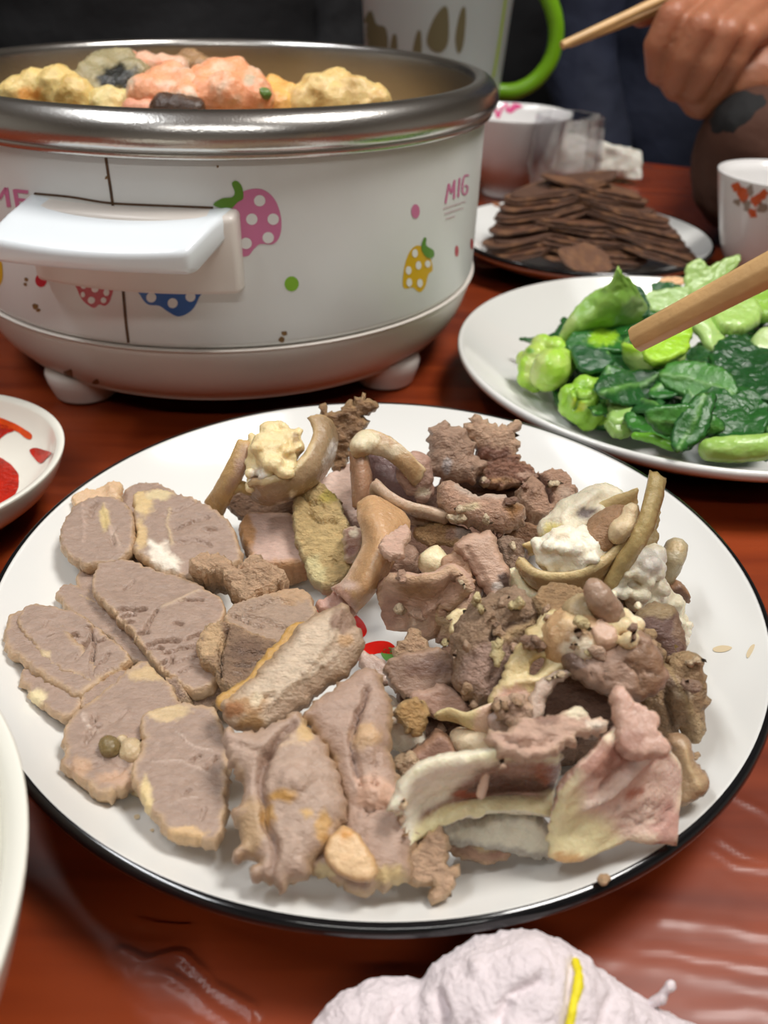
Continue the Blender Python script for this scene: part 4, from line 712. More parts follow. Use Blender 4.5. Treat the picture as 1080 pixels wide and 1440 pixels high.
# --- stomach and fat pieces at the far right
S('fat_piece', 'flat cream fat wedge under the cupped fat piece', [(716, 802), (737, 811), (764, 832), (742, 840), (719, 828)], .036, .040, tu=.002, td=.004, col=(214, 204, 172), edge=(220, 212, 184), mat='fat', cat='fat', rag=.0004)
w1 = sheet('stomach_piece', 'cupped yellow-brown stomach piece full of white fat, far right', [[(730, 782, .050), (752, 800, .050), (785, 806, .050), (820, 800, .052), (856, 778, .056), (896, 742, .060)], [(729, 796, .042), (752, 820, .042), (788, 826, .042), (826, 820, .044), (864, 794, .048), (900, 756, .052)], [(742, 822, .030), (766, 840, .030), (796, 843, .030), (832, 836, .032), (868, 810, .036), (898, 776, .040)]], t=.003, col=(190, 162, 118), edge=(206, 186, 140), inner=(196, 176, 138), wave=.001, mott=(204, 182, 146), cat='stomach', F=[('s', 815, 838, 30, 8, (170, 138, 108))])
rg = random.Random(78); bl = []
for x, y, z, r in [(765, 776, .054, .0038), (778, 770, .056, .0038), (792, 760, .058, .0038), (802, 772, .056, .0046), (816, 764, .057, .0040), (828, 774, .056, .0045), (840, 784, .054, .0038), (812, 788, .053, .005), (790, 788, .052, .005), (772, 790, .050, .0045), (832, 794, .051, .004), (806, 800, .050, .004), (784, 802, .048, .0036), (850, 785, .053, .003)]:
    y -= 5; z -= .001; bl.append((x, y, z, r))
    for k in range(4): bl.append((x + rg.uniform(-12, 12), y + rg.uniform(-12, 8), z + .0015, r * rg.uniform(.4, .6)))
blob('fat_mass', '', bl, vox=.0008, smooth=2, col=(230, 224, 208), mott=(218, 208, 184), parent=w1, nz=.0005, ns=420)['label'] = 'knobbly white fat'
sheet('upper_flap', '', [[(732, 766, .046), (768, 752, .049), (805, 734, .054), (850, 704, .062), (898, 686, .070)], [(738, 774, .043), (772, 762, .046), (812, 746, .050), (856, 722, .058), (896, 704, .065)], [(746, 782, .040), (780, 772, .042), (820, 760, .046), (860, 742, .053), (890, 726, .060)]], t=.002, col=(196, 172, 124), edge=(208, 188, 142), parent=w1, wave=.001, rag=.0008)
blob('inner_meat', '', [(850, 745, .058, .006), (862, 738, .060, .006), (842, 758, .056, .006), (870, 728, .062, .0045), (856, 756, .056, .005)], col=(158, 122, 94), parent=w1, mat='meat', nz=.0006)
blob('fat_lump', '', [(872, 745, .062, .0038), (880, 740, .063, .0038), (886, 732, .064, .0032), (868, 752, .060, .0035), (888, 720, .066, .003)], col=(210, 190, 156), parent=w1, nz=.0006)
fatb = blob('fat_piece', 'pale wavy fat piece with a dark spot, behind the cupped stomach piece', [(775, 745, .050, .005), (790, 738, .052, .006), (805, 722, .055, .006), (820, 715, .057, .006), (835, 704, .058, .0055), (850, 698, .059, .005), (862, 702, .059, .0045), (800, 750, .052, .005), (820, 738, .054, .005), (840, 725, .056, .005), (784, 752, .049, .0048)], col=(220, 212, 190), F=[('s', 780, 748, 17, 14, (222, 208, 140)), ('s', 822, 722, 15, 10, (112, 100, 96)), ('g', [(790, 728), (810, 712), (840, 694)], 5, .001, (228, 220, 200))], cat='fat', nz=.0007)
sheet('stomach_strip', 'upright yellow skin strip with a torn tip, far right', [[(914, 660, .078), (908, 690, .073), (899, 724, .068), (886, 756, .062), (866, 784, .055), (850, 816, .046)], [(926, 666, .078), (919, 698, .073), (909, 730, .068), (893, 765, .061), (873, 796, .053), (854, 826, .045)], [(936, 674, .076), (930, 702, .071), (919, 738, .065), (900, 774, .058), (882, 800, .051), (860, 834, .043)]], t=.0028, col=(192, 172, 122), edge=(178, 152, 100), mott=(180, 158, 112), rag=.0012, cat='stomach', F=[('p', [(928, 690), (937, 680), (918, 745), (905, 765)], (150, 126, 88), 8)])
S('stomach_fold', 'olive-brown fold behind the upright skin strip', [(918, 705), (924, 720), (921, 745), (924, 762), (905, 790), (884, 800), (890, 765), (905, 735)], .042, .060, tu=.003, td=.005, col=(150, 132, 98), edge=(160, 142, 110), mat='skin', cat='stomach')
S('stomach_fold', 'brown fold below the cupped stomach piece', [(780, 838), (810, 843), (845, 834), (868, 812), (880, 800), (866, 840), (846, 858), (820, 862), (795, 856)], .030, .040, tu=.003, td=.008, col=(140, 112, 86), edge=(150, 122, 96), mat='skin', cat='stomach')
blob('tube_piece', 'grey finger-like tube with a rounded end, far right rim', pchain([(951, 772, .042, .0042), (945, 786, .040, .0044), (938, 800, .036, .0043), (930, 816, .031, .004), (925, 826, .027, .004)]), vox=.0008, col=(176, 164, 138), mott=(166, 152, 124), mat='skin', world=True, cat='stomach', F=[('s', 950, 770, 12, 8, (186, 166, 130))])
rg = random.Random(5); bl = []
for x, y, z, r in [(905, 790, .050, .0055), (918, 784, .049, .0055), (912, 800, .047, .006), (896, 800, .048, .0045), (900, 812, .045, .005), (886, 812, .045, .0045), (880, 824, .042, .0045), (890, 830, .041, .005), (906, 828, .041, .0055), (920, 822, .041, .005), (932, 838, .036, .0045), (942, 848, .033, .004), (950, 858, .030, .0038), (936, 852, .033, .0045), (922, 840, .037, .005), (908, 842, .037, .005), (944, 868, .028, .004), (956, 872, .026, .0035), (954, 886, .024, .0038), (958, 900, .022, .0034), (948, 880, .026, .004), (895, 845, .037, .0045)]:
    bl.append((x, y, z, r * .84))
    for k in range(5): bl.append((x + rg.uniform(-15, 15), y + rg.uniform(-13, 9), z + .0025, r * rg.uniform(.32, .52)))
blob('fat_cluster', 'cauliflower-like cluster of white fat beads, far right', bl, vox=.0007, col=(214, 206, 182), mott=(222, 216, 202), nz=.0002, smooth=1, cat='fat', F=[('s', 912, 788, 26, 20, (216, 212, 204))])
S('meat_scrap', 'dark brown nugget beside the white fat cluster', [(938, 824), (948, 818), (958, 822), (965, 834), (964, 843), (950, 842), (940, 834)], .026, .032, tu=.004, td=.006, col=(100, 72, 60), edge=(150, 116, 90), mat='skin', cat='meat scrap', rag=.0004)
# --- the big heap, right
S('meat_chunk', 'wide dark base chunk hidden under the right heap', [(560, 960), (600, 930), (660, 900), (760, 870), (880, 850), (940, 880), (965, 940), (960, 1000), (900, 1040), (800, 1050), (700, 1060), (620, 1060), (575, 1020)], .018, .024, tu=.004, td=.010, col=(120, 92, 80), edge=(130, 100, 86), mat='rough', nz=.0015, cat='meat chunk', h=.0014)
S('meat_lump', 'big rounded brown meat lump, left of the right heap', [(638, 907), (645, 877), (663, 851), (692, 833), (724, 830), (751, 843), (756, 866), (755, 884), (732, 899), (721, 921), (717, 947), (696, 962), (690, 985), (672, 996), (655, 985), (644, 968), (638, 940)], .040, .060, tu=.009, td=.014, rr=.012, col=(142, 116, 98), edge=(150, 124, 106), mat='rough', nz=.0011, rag=.0012, h=.001, F=[('g', [(685, 905), (712, 885), (750, 875)], 4, -.0035, (92, 70, 60)), ('g', [(690, 860), (700, 880), (685, 900)], 4, -.003), ('b', 700, 865, 16, -.003), ('g', [(676, 870), (690, 860), (706, 862)], 2.2, -.0016), ('p', [(648, 925), (690, 905), (716, 915), (714, 950), (690, 985), (655, 980), (642, 955)], (158, 130, 122), 10), ('g', [(700, 905), (730, 890), (752, 880)], 6, .003, (182, 154, 122)), ('g', [(660, 930), (680, 935), (700, 928)], 2, -.0014), ('g', [(655, 950), (680, 958), (700, 948)], 2, -.0014)], cat='meat lump', mott=(156, 130, 114))
S('membrane', 'yellowish stretched membrane with an oval hole, middle of the right heap', [(690, 985), (704, 962), (716, 930), (734, 900), (752, 880), (768, 864), (786, 862), (800, 880), (812, 900), (815, 925), (800, 940), (782, 950), (768, 968), (760, 985), (745, 998), (722, 1004), (700, 1002)], .046, .064, tu=.0014, td=.0016, col=(196, 176, 130), edge=(206, 188, 148), mat='skin', cat='membrane', hole=[(744, 948), (750, 932), (764, 924), (763, 936), (754, 947)], F=[('s', 748, 908, 15, 24, (176, 152, 104)), ('g', [(716, 962), (750, 956), (795, 930)], 7, .0016, (210, 192, 152)), ('g', [(740, 905), (770, 890), (790, 870)], 5, .0016, (204, 188, 150)), ('s', 773, 893, 9, 16, (206, 194, 176)), ('s', 724, 980, 26, 16, (196, 164, 150)), ('s', 790, 905, 20, 20, (190, 158, 132))], warp=.003, nz=.0006)
S('meat_piece', 'brown fibrous strip across the top of the right heap', [(748, 845), (776, 829), (802, 833), (828, 847), (838, 868), (816, 876), (786, 873), (760, 868)], .058, .062, tu=.004, td=.010, col=(156, 126, 98), edge=(164, 136, 106), mat='rough', nz=.001, F=[('g', [(800, 870), (825, 872), (845, 880)], 4, .001, (190, 168, 112))])
blob('knuckle', 'white and brown knuckle with gristle, middle of the right heap', [(800, 895, .060, .008), (820, 900, .060, .008), (838, 905, .058, .007), (790, 905, .058, .006), (810, 912, .056, .007), (845, 895, .058, .006), (828, 918, .055, .006), (780, 890, .060, .005)], col=(182, 148, 112), mott=(206, 180, 142), mat='skin', cat='bone', nz=.0008, F=[('s', 812, 914, 28, 14, (226, 214, 196)), ('s', 815, 900, 14, 10, (216, 202, 180))])
S('meat_piece', 'brown meat flap hanging over the dark oval slice', [(788, 924), (800, 916), (827, 922), (857, 906), (890, 888), (914, 902), (928, 925), (936, 948), (922, 972), (909, 978), (888, 982), (861, 978), (827, 962), (802, 945)], .050, .064, tu=.005, td=.006, rr=.005, col=(160, 130, 116), edge=(146, 116, 100), mat='meat', F=[('s', 806, 926, 17, 11, (104, 82, 74)), ('p', [(860, 905), (890, 888), (930, 930), (915, 978), (890, 982), (885, 945)], (140, 108, 88), 10), ('g', [(870, 925), (890, 940), (895, 965)], 3, -.0016), ('g', [(840, 960), (860, 950), (880, 955)], 2, -.001)], cr=7, ca=140, warp=.002)
S('meat_scrap', 'pinkish ragged scrap below the yellow membrane', [(705, 985), (725, 978), (742, 990), (740, 1010), (726, 1022), (708, 1014), (698, 1000)], .046, .052, tu=.003, td=.006, col=(178, 146, 132), edge=(190, 160, 142), mat='rough', nz=.001, rag=.0014, cat='meat scrap')
S('meat_scrap', 'brown frayed scrap between knuckle and dark purple chunk', [(862, 884), (880, 872), (898, 876), (902, 892), (888, 902), (868, 900)], .058, .062, tu=.003, td=.008, col=(150, 120, 96), edge=(164, 134, 108), mat='rough', nz=.0012, rag=.0014, cat='meat scrap')
S('kidney_slice', 'dark purple-brown oval slice in the hollow of the heap', [(745, 985), (758, 968), (776, 960), (805, 955), (833, 964), (860, 976), (870, 999), (866, 1030), (830, 1035), (794, 1028), (758, 1015)], .036, .044, tu=.003, td=.006, col=(120, 94, 86), edge=(150, 126, 116), mat='rough', nz=.0004, cat='meat slice', F=[('g', [(760, 985), (772, 970), (800, 962), (835, 970)], 3, .0006, (150, 126, 116))])
S('membrane', 'pale thin wall beside the dark oval slice', [(740, 1015), (748, 985), (762, 962), (785, 945), (800, 946), (778, 962), (764, 985), (760, 1012)], .048, .056, tu=.0012, td=.0015, col=(186, 164, 152), edge=(196, 176, 162), mat='skin', cat='membrane')
S('meat_piece', 'crumbly brown outer wall at the right of the heap', [(908, 890), (922, 896), (938, 938), (955, 921), (980, 925), (991, 962), (991, 992), (986, 1036), (972, 1045), (954, 1016), (940, 1050), (925, 1035), (914, 1012), (905, 975), (922, 945)], .026, .054, tu=.005, td=.009, rr=.006, col=(152, 124, 98), edge=(170, 142, 112), mat='rough', nz=.0012, rag=.0009, F=[('g', [(918, 900), (934, 945), (932, 985), (945, 1030)], 6, -.003, (112, 90, 72)), ('s', 955, 965, 13, 10, (198, 178, 160)), ('s', 940, 950, 10, 10, (176, 152, 142)), ('g', [(930, 930), (950, 960), (965, 1000)], 4, .002, (172, 146, 112)), ('s', 975, 1020, 12, 24, (182, 156, 126))], cat='meat piece')
S('meat_chunk', 'dark purple chunk below the white fat cluster', [(893, 884), (901, 861), (924, 850), (947, 859), (958, 888), (963, 920), (940, 942), (927, 915)], .040, .052, tu=.005, td=.010, rr=.005, col=(106, 80, 74), edge=(146, 122, 100), mat='meat', F=[('s', 920, 862, 26, 12, (146, 124, 96)), ('s', 940, 930, 16, 10, (90, 66, 58)), ('s', 950, 885, 12, 26, (134, 108, 92))], cat='meat chunk')
S('meat_piece', 'bony brown tip at the right edge of the heap', [(940, 1038), (964, 1042), (974, 1071), (991, 1092), (992, 1111), (964, 1128), (946, 1121), (948, 1089)], .022, .034, tu=.004, td=.006, rr=.004, col=(168, 142, 114), edge=(150, 122, 98), mat='skin', F=[('g', [(955, 1050), (962, 1080), (975, 1105)], 4, .0015, (190, 166, 132))])
# crumbs and gristle on top of the heap
tag(blob('gristle_knob', '', pchain([(836, 828, .074, .0030), (844, 842, .072, .0038), (855, 858, .068, .0040), (862, 870, .064, .0034)]), vox=.0007, col=(158, 132, 114), mat='skin', world=True), 'brownish translucent gristle knob on top of the heap', 'gristle')
tag(blob('gristle_knob', '', [(820, 855, .066, .0042), (812, 862, .065, .0045), (828, 862, .065, .0045), (818, 870, .064, .0036)], vox=.0007, col=(168, 148, 116), mat='skin'), 'clear jelly-like gristle knob left of the brownish one', 'gristle')
for x, y, z, w, hh, sd, lb in ((858, 838, .070, 11, 10, 1, 'largest white fat cube on the heap, above the crumbled fat'), (832, 876, .066, 8, 6, 2, 'oval white fat crumb right below the clear gristle knob'), (856, 888, .064, 6, 5, 3, 'small white fat crumb at the middle of the crumbled fat'), (846, 872, .066, 7, 7, 4, 'squarish white fat crumb between gristle and crumbled fat'), (870, 900, .062, 5, 4, 6, 'tiny white fat crumb at the lower edge of the crumbled fat'), (897, 852, .060, 6, 7, 7, 'white fat crumb against the bead-like fat cluster'), (842, 862, .067, 5, 6, 8, 'narrow white fat crumb touching the brownish gristle knob')):
    rr_ = random.Random(sd); S('fat_crumb', lb, [(x + w * math.cos(a) * rr_.uniform(.7, 1.1), y + hh * math.sin(a) * rr_.uniform(.7, 1.1)) for a in np.linspace(0, 6.28, 7)[:-1]], z - .001, z + .001, tu=.0016, td=.0016, col=(230, 222, 202), edge=(222, 210, 184), mat='fat', h=.0007, rag=.0003, cat='crumb', lift=False, grow=0)
bl = []
rg = random.Random(9)
for k in range(34):
    t_ = rg.random(); x = 845 + t_ * 50 + rg.uniform(-8, 8); y = 878 + 18 * math.sin(t_ * 3.1) * -1 + rg.uniform(-8, 14); bl.append((x, y + 14, .0635 + rg.uniform(-.002, .002), rg.uniform(.0016, .0032)))
blob('fat_scrap', 'crumbled cream fat scraps on the heap beside the brown flap', bl, vox=.0007, col=(208, 190, 152), mott=(224, 212, 186), cat='fat', nz=.0005, smooth=2)
S('meat_scrap', 'small pink scrap on the heap under the crumbled fat', [(826, 892), (842, 880), (860, 888), (866, 900), (858, 910), (840, 905)], .063, .065, tu=.003, td=.004, col=(190, 156, 136), edge=(196, 166, 142), cat='meat scrap', mat='skin', rag=.0004)
# middle bits between the plate centre and the heap
S('meat_piece', 'dark smooth flap left of the big brown lump', [(542, 937), (556, 926), (569, 921), (590, 919), (611, 917), (637, 926), (638, 945), (637, 960), (617, 966), (583, 980), (566, 972), (550, 962)], .034, .042, tu=.003, td=.006, col=(140, 112, 98), edge=(160, 130, 112), mat='meat', F=[('s', 600, 940, 32, 14, (120, 92, 82))])
S('membrane', 'grey-pink membrane touching the green leaf print', [(505, 922), (518, 922), (533, 929), (546, 940), (542, 960), (526, 956), (512, 942)], .024, .028, tu=.0022, td=.004, col=(178, 154, 144), edge=(190, 166, 154), mat='skin', cat='membrane')
S('meat_scrap', 'small tan fibre scraps in front of the ear-like piece', [(558, 905), (574, 892), (588, 896), (604, 912), (598, 922), (576, 924), (560, 922)], .030, .034, tu=.003, td=.006, col=(170, 138, 116), edge=(186, 156, 130), mat='rough', nz=.0012, rag=.0014, cat='meat scrap')
S('meat_piece', 'pink streaky piece below the big brown lump', [(580, 980), (600, 972), (625, 967), (652, 985), (664, 996), (645, 1004), (617, 1009), (594, 995)], .034, .040, tu=.003, td=.008, col=(168, 134, 122), edge=(176, 144, 130), mat='meat')
S('meat_scrap', 'golden brown crumbly scrap, plate centre right', [(556, 998), (568, 988), (581, 981), (601, 996), (598, 1018), (586, 1033), (576, 1026), (566, 1018)], .036, .042, tu=.003, td=.005, col=(168, 132, 90), edge=(180, 148, 106), mat='rough', nz=.0012, rag=.0014, cat='meat scrap')
sheet('membrane', 'thin yellow membrane stretched to a pink fold', [[(610, 1006, .044), (630, 996, .046), (655, 1002, .047), (676, 994, .048), (696, 986, .049)], [(614, 1010, .041), (636, 1006, .043), (660, 1018, .043), (678, 1014, .044), (692, 1004, .045)], [(616, 1012, .040), (642, 1014, .040), (666, 1026, .040), (682, 1036, .039), (688, 1022, .041)]], t=.0016, col=(200, 184, 138), edge=(208, 192, 150), F=[('s', 680, 1010, 18, 24, (206, 176, 158))], cat='membrane')
tag(blob('joint_knob', '', pchain([(546, 992, .026, .0032), (550, 1008, .027, .0038), (560, 1022, .028, .0050), (572, 1034, .028, .0052), (580, 1042, .027, .0042)]) + [(*at(556, 1030, .027), .005), (*at(582, 1034, .027), .0036)], vox=.0008, col=(214, 206, 192), mott=(190, 176, 160), nz=.0004, world=True), 'white shiny joint knob right of the long fibrous piece', 'bone')
tag(blob('joint_knob', '', pchain([(648, 1040, .036, .0034), (660, 1044, .037, .0040), (674, 1046, .038, .0036)]), vox=.0008, col=(206, 190, 164), mott=(188, 164, 140), world=True), 'small cream bone nub under the yellow membrane', 'bone')
S('meat_piece', 'reddish brown piece behind the white fat edge', [(580, 1068), (600, 1048), (619, 1033), (636, 1046), (643, 1062), (637, 1072), (594, 1084)], .030, .038, tu=.003, td=.008, col=(142, 108, 96), edge=(156, 120, 100), mat='meat')
S('meat_scrap', 'small ragged scrap between the long piece and the white fat', [(556, 1073), (570, 1066), (582, 1068), (588, 1084), (576, 1098), (562, 1104), (557, 1090)], .028, .034, tu=.003, td=.006, col=(172, 144, 124), edge=(184, 158, 134), mat='rough', nz=.0012, rag=.0012, cat='meat scrap')
S('meat_piece', 'grey moist piece left of the dark oval slice', [(688, 1008), (700, 1000), (712, 995), (732, 1008), (738, 1020), (712, 1030), (694, 1034)], .040, .046, tu=.003, td=.006, col=(164, 142, 134), edge=(176, 154, 146), mat='skin')
# folded fat in front
u1 = sheet('fat_fold', 'folded white fat layer with a red-brown hollow, front right', [[(549, 1138, .044), (562, 1108, .049), (590, 1084, .053), (640, 1066, .056), (690, 1054, .058), (740, 1050, .058), (790, 1052, .057)], [(560, 1145, .041), (585, 1118, .042), (620, 1100, .042), (660, 1094, .042), (705, 1090, .041), (745, 1092, .040), (785, 1090, .040)], [(566, 1160, .038), (592, 1140, .037), (630, 1128, .036), (665, 1124, .035), (705, 1120, .034), (745, 1122, .034), (778, 1122, .034)], [(570, 1194, .034), (598, 1176, .034), (628, 1160, .035), (665, 1148, .036), (710, 1140, .036), (750, 1141, .036), (778, 1150, .034)]], t=.0035, col=(150, 112, 98), edge=(226, 220, 186), ew=.005, wave=.0014, rag=.0012, mat='fat', cat='fat', inner=(214, 206, 186),
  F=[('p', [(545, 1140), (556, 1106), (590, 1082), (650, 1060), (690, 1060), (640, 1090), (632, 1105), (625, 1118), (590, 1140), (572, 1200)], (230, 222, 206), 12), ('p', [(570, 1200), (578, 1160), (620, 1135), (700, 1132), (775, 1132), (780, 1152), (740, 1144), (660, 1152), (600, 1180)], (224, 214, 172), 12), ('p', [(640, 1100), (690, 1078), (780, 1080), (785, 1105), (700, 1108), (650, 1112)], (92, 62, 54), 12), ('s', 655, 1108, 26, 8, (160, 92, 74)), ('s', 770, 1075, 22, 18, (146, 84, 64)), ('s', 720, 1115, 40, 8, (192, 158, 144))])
blob('meat_scrap', 'thin splinter lying in the hollow of the folded fat', pchain([(683, 1092, .050, .0010), (680, 1104, .048, .0012), (676, 1118, .046, .0012)]), vox=.0004, col=(196, 168, 150), world=True, cat='meat scrap', lift=False)
S('fat_layer', 'grey fat layer showing under the folded white fat', [(622, 1166), (667, 1156), (720, 1142), (752, 1147), (772, 1164), (777, 1191), (760, 1201), (716, 1192), (667, 1183), (631, 1179)], .020, .030, tu=.003, td=.004, col=(196, 190, 174), edge=(150, 142, 132), mat='fat', cat='fat', F=[('p', [(620, 1168), (640, 1172), (700, 1180), (765, 1192), (770, 1205), (630, 1185)], (150, 144, 136), 6)])
S('bone_piece', 'small brown bone piece at the front, under the grey fat layer', [(624, 1188), (653, 1178), (689, 1186), (718, 1190), (713, 1204), (689, 1210), (653, 1206)], .018, .022, tu=.003, td=.004, col=(150, 118, 104), edge=(170, 140, 118), mat='rough', nz=.0008, cat='bone', F=[('s', 690, 1188, 24, 5, (196, 172, 140)), ('s', 695, 1200, 10, 5, (140, 104, 92))])
sheet('fat_flap', 'broad pink and cream fat flap draped at the right front', [[(790, 1112, .048), (815, 1082, .054), (838, 1054, .058), (866, 1024, .061), (892, 1020, .062), (922, 1032, .060)], [(778, 1140, .042), (812, 1118, .045), (845, 1098, .048), (880, 1078, .050), (915, 1066, .050), (948, 1060, .048)], [(772, 1168, .035), (808, 1158, .037), (845, 1142, .040), (885, 1128, .041), (920, 1118, .041), (954, 1108, .039)], [(768, 1202, .028), (800, 1216, .029), (842, 1198, .031), (876, 1182, .032), (912, 1186, .032), (950, 1188, .031)]], t=.004, col=(216, 188, 174), edge=(226, 210, 184), wave=.0020, rag=.001, ew=.003, mat='fat', cat='fat', F=[('p', [(760, 1150), (790, 1105), (806, 1095), (815, 1130), (850, 1150), (870, 1180), (840, 1205), (770, 1215)], (222, 210, 168), 22), ('s', 797, 1207, 28, 12, (196, 158, 112)), ('s', 850, 1065, 36, 26, (168, 128, 114)), ('g', [(835, 1095), (860, 1075), (890, 1055)], 3, -.001, (176, 134, 120)), ('g', [(815, 1120), (850, 1110), (880, 1075), (905, 1050)], 6, .0016, (220, 198, 186)), ('s', 935, 1085, 14, 30, (222, 196, 184)), ('s', 885, 1110, 12, 8, (192, 136, 118)), ('s', 930, 1155, 22, 36, (192, 152, 142)), ('g', [(860, 1130), (890, 1150), (920, 1160)], 2, -.0008), ('g', [(885, 1110), (910, 1130), (945, 1140)], 2, -.0008), ('g', [(885, 1135), (915, 1148), (945, 1160)], 1.8, -.0008)])
S('meat_piece', 'pointed pink prong rising from the fat flap', [(861, 980), (868, 973), (877, 972), (891, 988), (906, 1000), (925, 1013), (918, 1026), (932, 1040), (935, 1062), (900, 1066), (872, 1056), (868, 1020)], .058, .066, tu=.003, td=.005, col=(186, 152, 138), edge=(194, 162, 146), mat='fat', rag=.0006, F=[('s', 880, 1045, 22, 16, (160, 122, 108))])
S('meat_strip', 'ragged pink strip lying across the heap above the folded fat', [(684, 1040), (693, 1027), (720, 1026), (747, 1009), (773, 1012), (790, 1004), (805, 1000), (820, 1004), (828, 1014), (845, 1016), (858, 1018), (850, 1031), (825, 1033), (810, 1037), (804, 1053), (769, 1059), (733, 1065), (711, 1068), (706, 1081), (701, 1058)], .056, .062, tu=.0035, td=.004, col=(190, 156, 142), edge=(198, 168, 148), mat='meat', rag=.0013, nz=.001, F=[('s', 806, 1008, 18, 9, (222, 208, 186)), ('s', 835, 1026, 20, 7, (226, 208, 196)), ('s', 762, 1018, 22, 9, (150, 118, 106)), ('b', 720, 1042, 14, .002), ('g', [(700, 1045), (730, 1055), (770, 1045)], 3, -.0012)], cat='meat strip')
# crumbs on the rim
for x, y in ((848, 1238), (977, 1064)):
    X = at(x, y, .0305); tag(blob('rim_crumb', '', [(*X, .0013), (X[0] + .001, X[1] + .0006, X[2], .001)], vox=.0004, col=(176, 146, 120), mat='rough', world=True, lift=False), 'tiny meat crumb stuck on the black rim, ' + ('lower one' if y > 1100 else 'upper one'), 'crumb')

# shredded scraps lying on whatever is under them
heap = [o for o in SC.collection.objects if o.type == 'MESH' and o.parent is None and o.get('category') and any(k in o['category'] for k in ('meat', 'fat', 'membrane', 'bone', 'skin', 'cartilage', 'stomach', 'liver'))]
T_heap = bvh([o for o in heap if not o['category'].startswith('meat slice')])
rg = random.Random(31)
def scatter(n, region, label, group, cols, smin, smax):
    reg = np.array(region, float); lo, hi = reg.min(0), reg.max(0); k = 0; tries = 0
    while k < n and tries < n * 20:
        tries += 1; x, y = rg.uniform(lo[0], hi[0]), rg.uniform(lo[1], hi[1])
        if not inside(np.array([[x, y]]), reg)[0]: continue
        hit = T_heap.ray_cast(Vector(CO), Vector(ray(x, y)).normalized())
        if hit[0] is None: continue
        z = hit[0].z; a0 = rg.uniform(0, 3.14); L = rg.uniform(smin, smax); Wd = L * rg.uniform(.28, .6); pl = []
        for a in np.linspace(0, 2 * math.pi, 9)[:-1]:
            u = L * math.cos(a) * rg.uniform(.75, 1.2); v = Wd * math.sin(a) * rg.uniform(.7, 1.3); pl.append((x + u * math.cos(a0) - v * math.sin(a0), y + (u * math.sin(a0) + v * math.cos(a0)) * .8))
        c = rg.choice(cols)
        S('meat_shred', label, pl, z + .0004 - rg.uniform(0, .002), z + .0006 + rg.uniform(0, .004), tu=.0013, td=.0022, sx=rg.uniform(-.5, .5), col=c, edge=tuple(min(255, q + 18) for q in c), mat='rough', h=.0009, rag=.0012, nz=.0009, cat='meat shred', group=group, grow=0); k += 1
scatter(46, [(560, 920), (640, 850), (760, 830), (900, 880), (985, 930), (985, 1030), (900, 1010), (840, 1000), (700, 1030), (600, 1060)], 'small ragged shred of meat on the right heap', 'meat shreds on the right heap', [(158, 130, 112), (150, 120, 98), (176, 146, 130), (132, 104, 90), (184, 160, 136), (186, 168, 130)], 6, 19)
scatter(22, [(560, 780), (620, 700), (700, 650), (790, 680), (740, 780), (690, 850), (620, 880), (560, 860)], 'small ragged shred of meat on the far pile', 'meat shreds on the far pile', [(156, 124, 110), (140, 108, 96), (180, 148, 134), (120, 88, 76), (192, 172, 150)], 5, 14)
scatter(9, [(500, 1120), (560, 1100), (600, 1200), (520, 1240), (470, 1230)], 'small ragged shred on the long front piece', 'meat shreds on the front piece', [(182, 150, 134), (168, 138, 120), (196, 168, 142)], 5, 11)
# ------------------------------------------------------------------ green vegetables on the second plate
def pzg(X): return gz(np.hypot(X[:, 0] - GC[0], X[:, 1] - GC[1]))
_pz_meat = pz
pz = pzg                                   # the builders now rest things on the greens plate
LD = (30, 78, 34); LM = (58, 112, 40); LL = (124, 166, 66); ST = (168, 196, 118); LIME = (164, 204, 72)
G = dict(cat='vegetable')
S('leaf', 'broad wilted dark leaf lining the left part of the greens', [(770, 500), (800, 470), (860, 455), (930, 460), (960, 500), (940, 570), (880, 600), (820, 590), (785, 560)], .016, .022, tu=.0015, td=.004, col=LD, edge=(40, 92, 40), mat='leaf', warp=.004, nz=.001, **G)
rg = random.Random(21)
for k in range(44):
    x = rg.uniform(850, 1120); y = rg.uniform(490, 640); w = rg.uniform(34, 62); hh = rg.uniform(20, 40); a0 = rg.uniform(0, 3.14)
    if k >= 28: x = rg.uniform(985, 1210); y = rg.uniform(425, 560)
    if x < 960: y = rg.uniform(500, 560 + .35 * (x - 850))
    pl = []
    for a in np.linspace(0, 2 * math.pi, 10)[:-1]:
        u = w * math.cos(a) * rg.uniform(.8, 1.15); v = hh * math.sin(a) * rg.uniform(.75, 1.2); pl.append((x + u * math.cos(a0) - v * math.sin(a0), min(646, y + (u * math.sin(a0) + v * math.cos(a0)) * .7)))
    zc = (.020 + .012 * rg.random() + .006 * (1 - abs(y - 540) / 100)) if k < 28 else .018 + .016 * rg.random()
    S('leaf', 'dark green wilted leaf in the tangle of greens', pl, zc, zc + rg.uniform(-.004, .014), tu=.001, td=.0012, sx=rg.uniform(-.5, .5), col=[LD, (24, 66, 30), (44, 98, 40), (66, 122, 48), (34, 84, 36)][k % 5], edge=(36, 88, 38), mat='leaf', warp=.005, nz=.0008, group='dark wilted leaves among the greens', h=.0014, F=[('g', [pl[0], (x, y), pl[4]], 2.5, .001, (96, 140, 70))], **G)
S('leaf', 'leaf with a narrow pointed tip lying toward the left rim', [(732, 475), (760, 474), (785, 462), (792, 448), (800, 455), (800, 480), (775, 486), (745, 480)], .024, .030, tu=.001, td=.0012, col=LD, edge=(50, 96, 44), mat='leaf', warp=.002, **G)
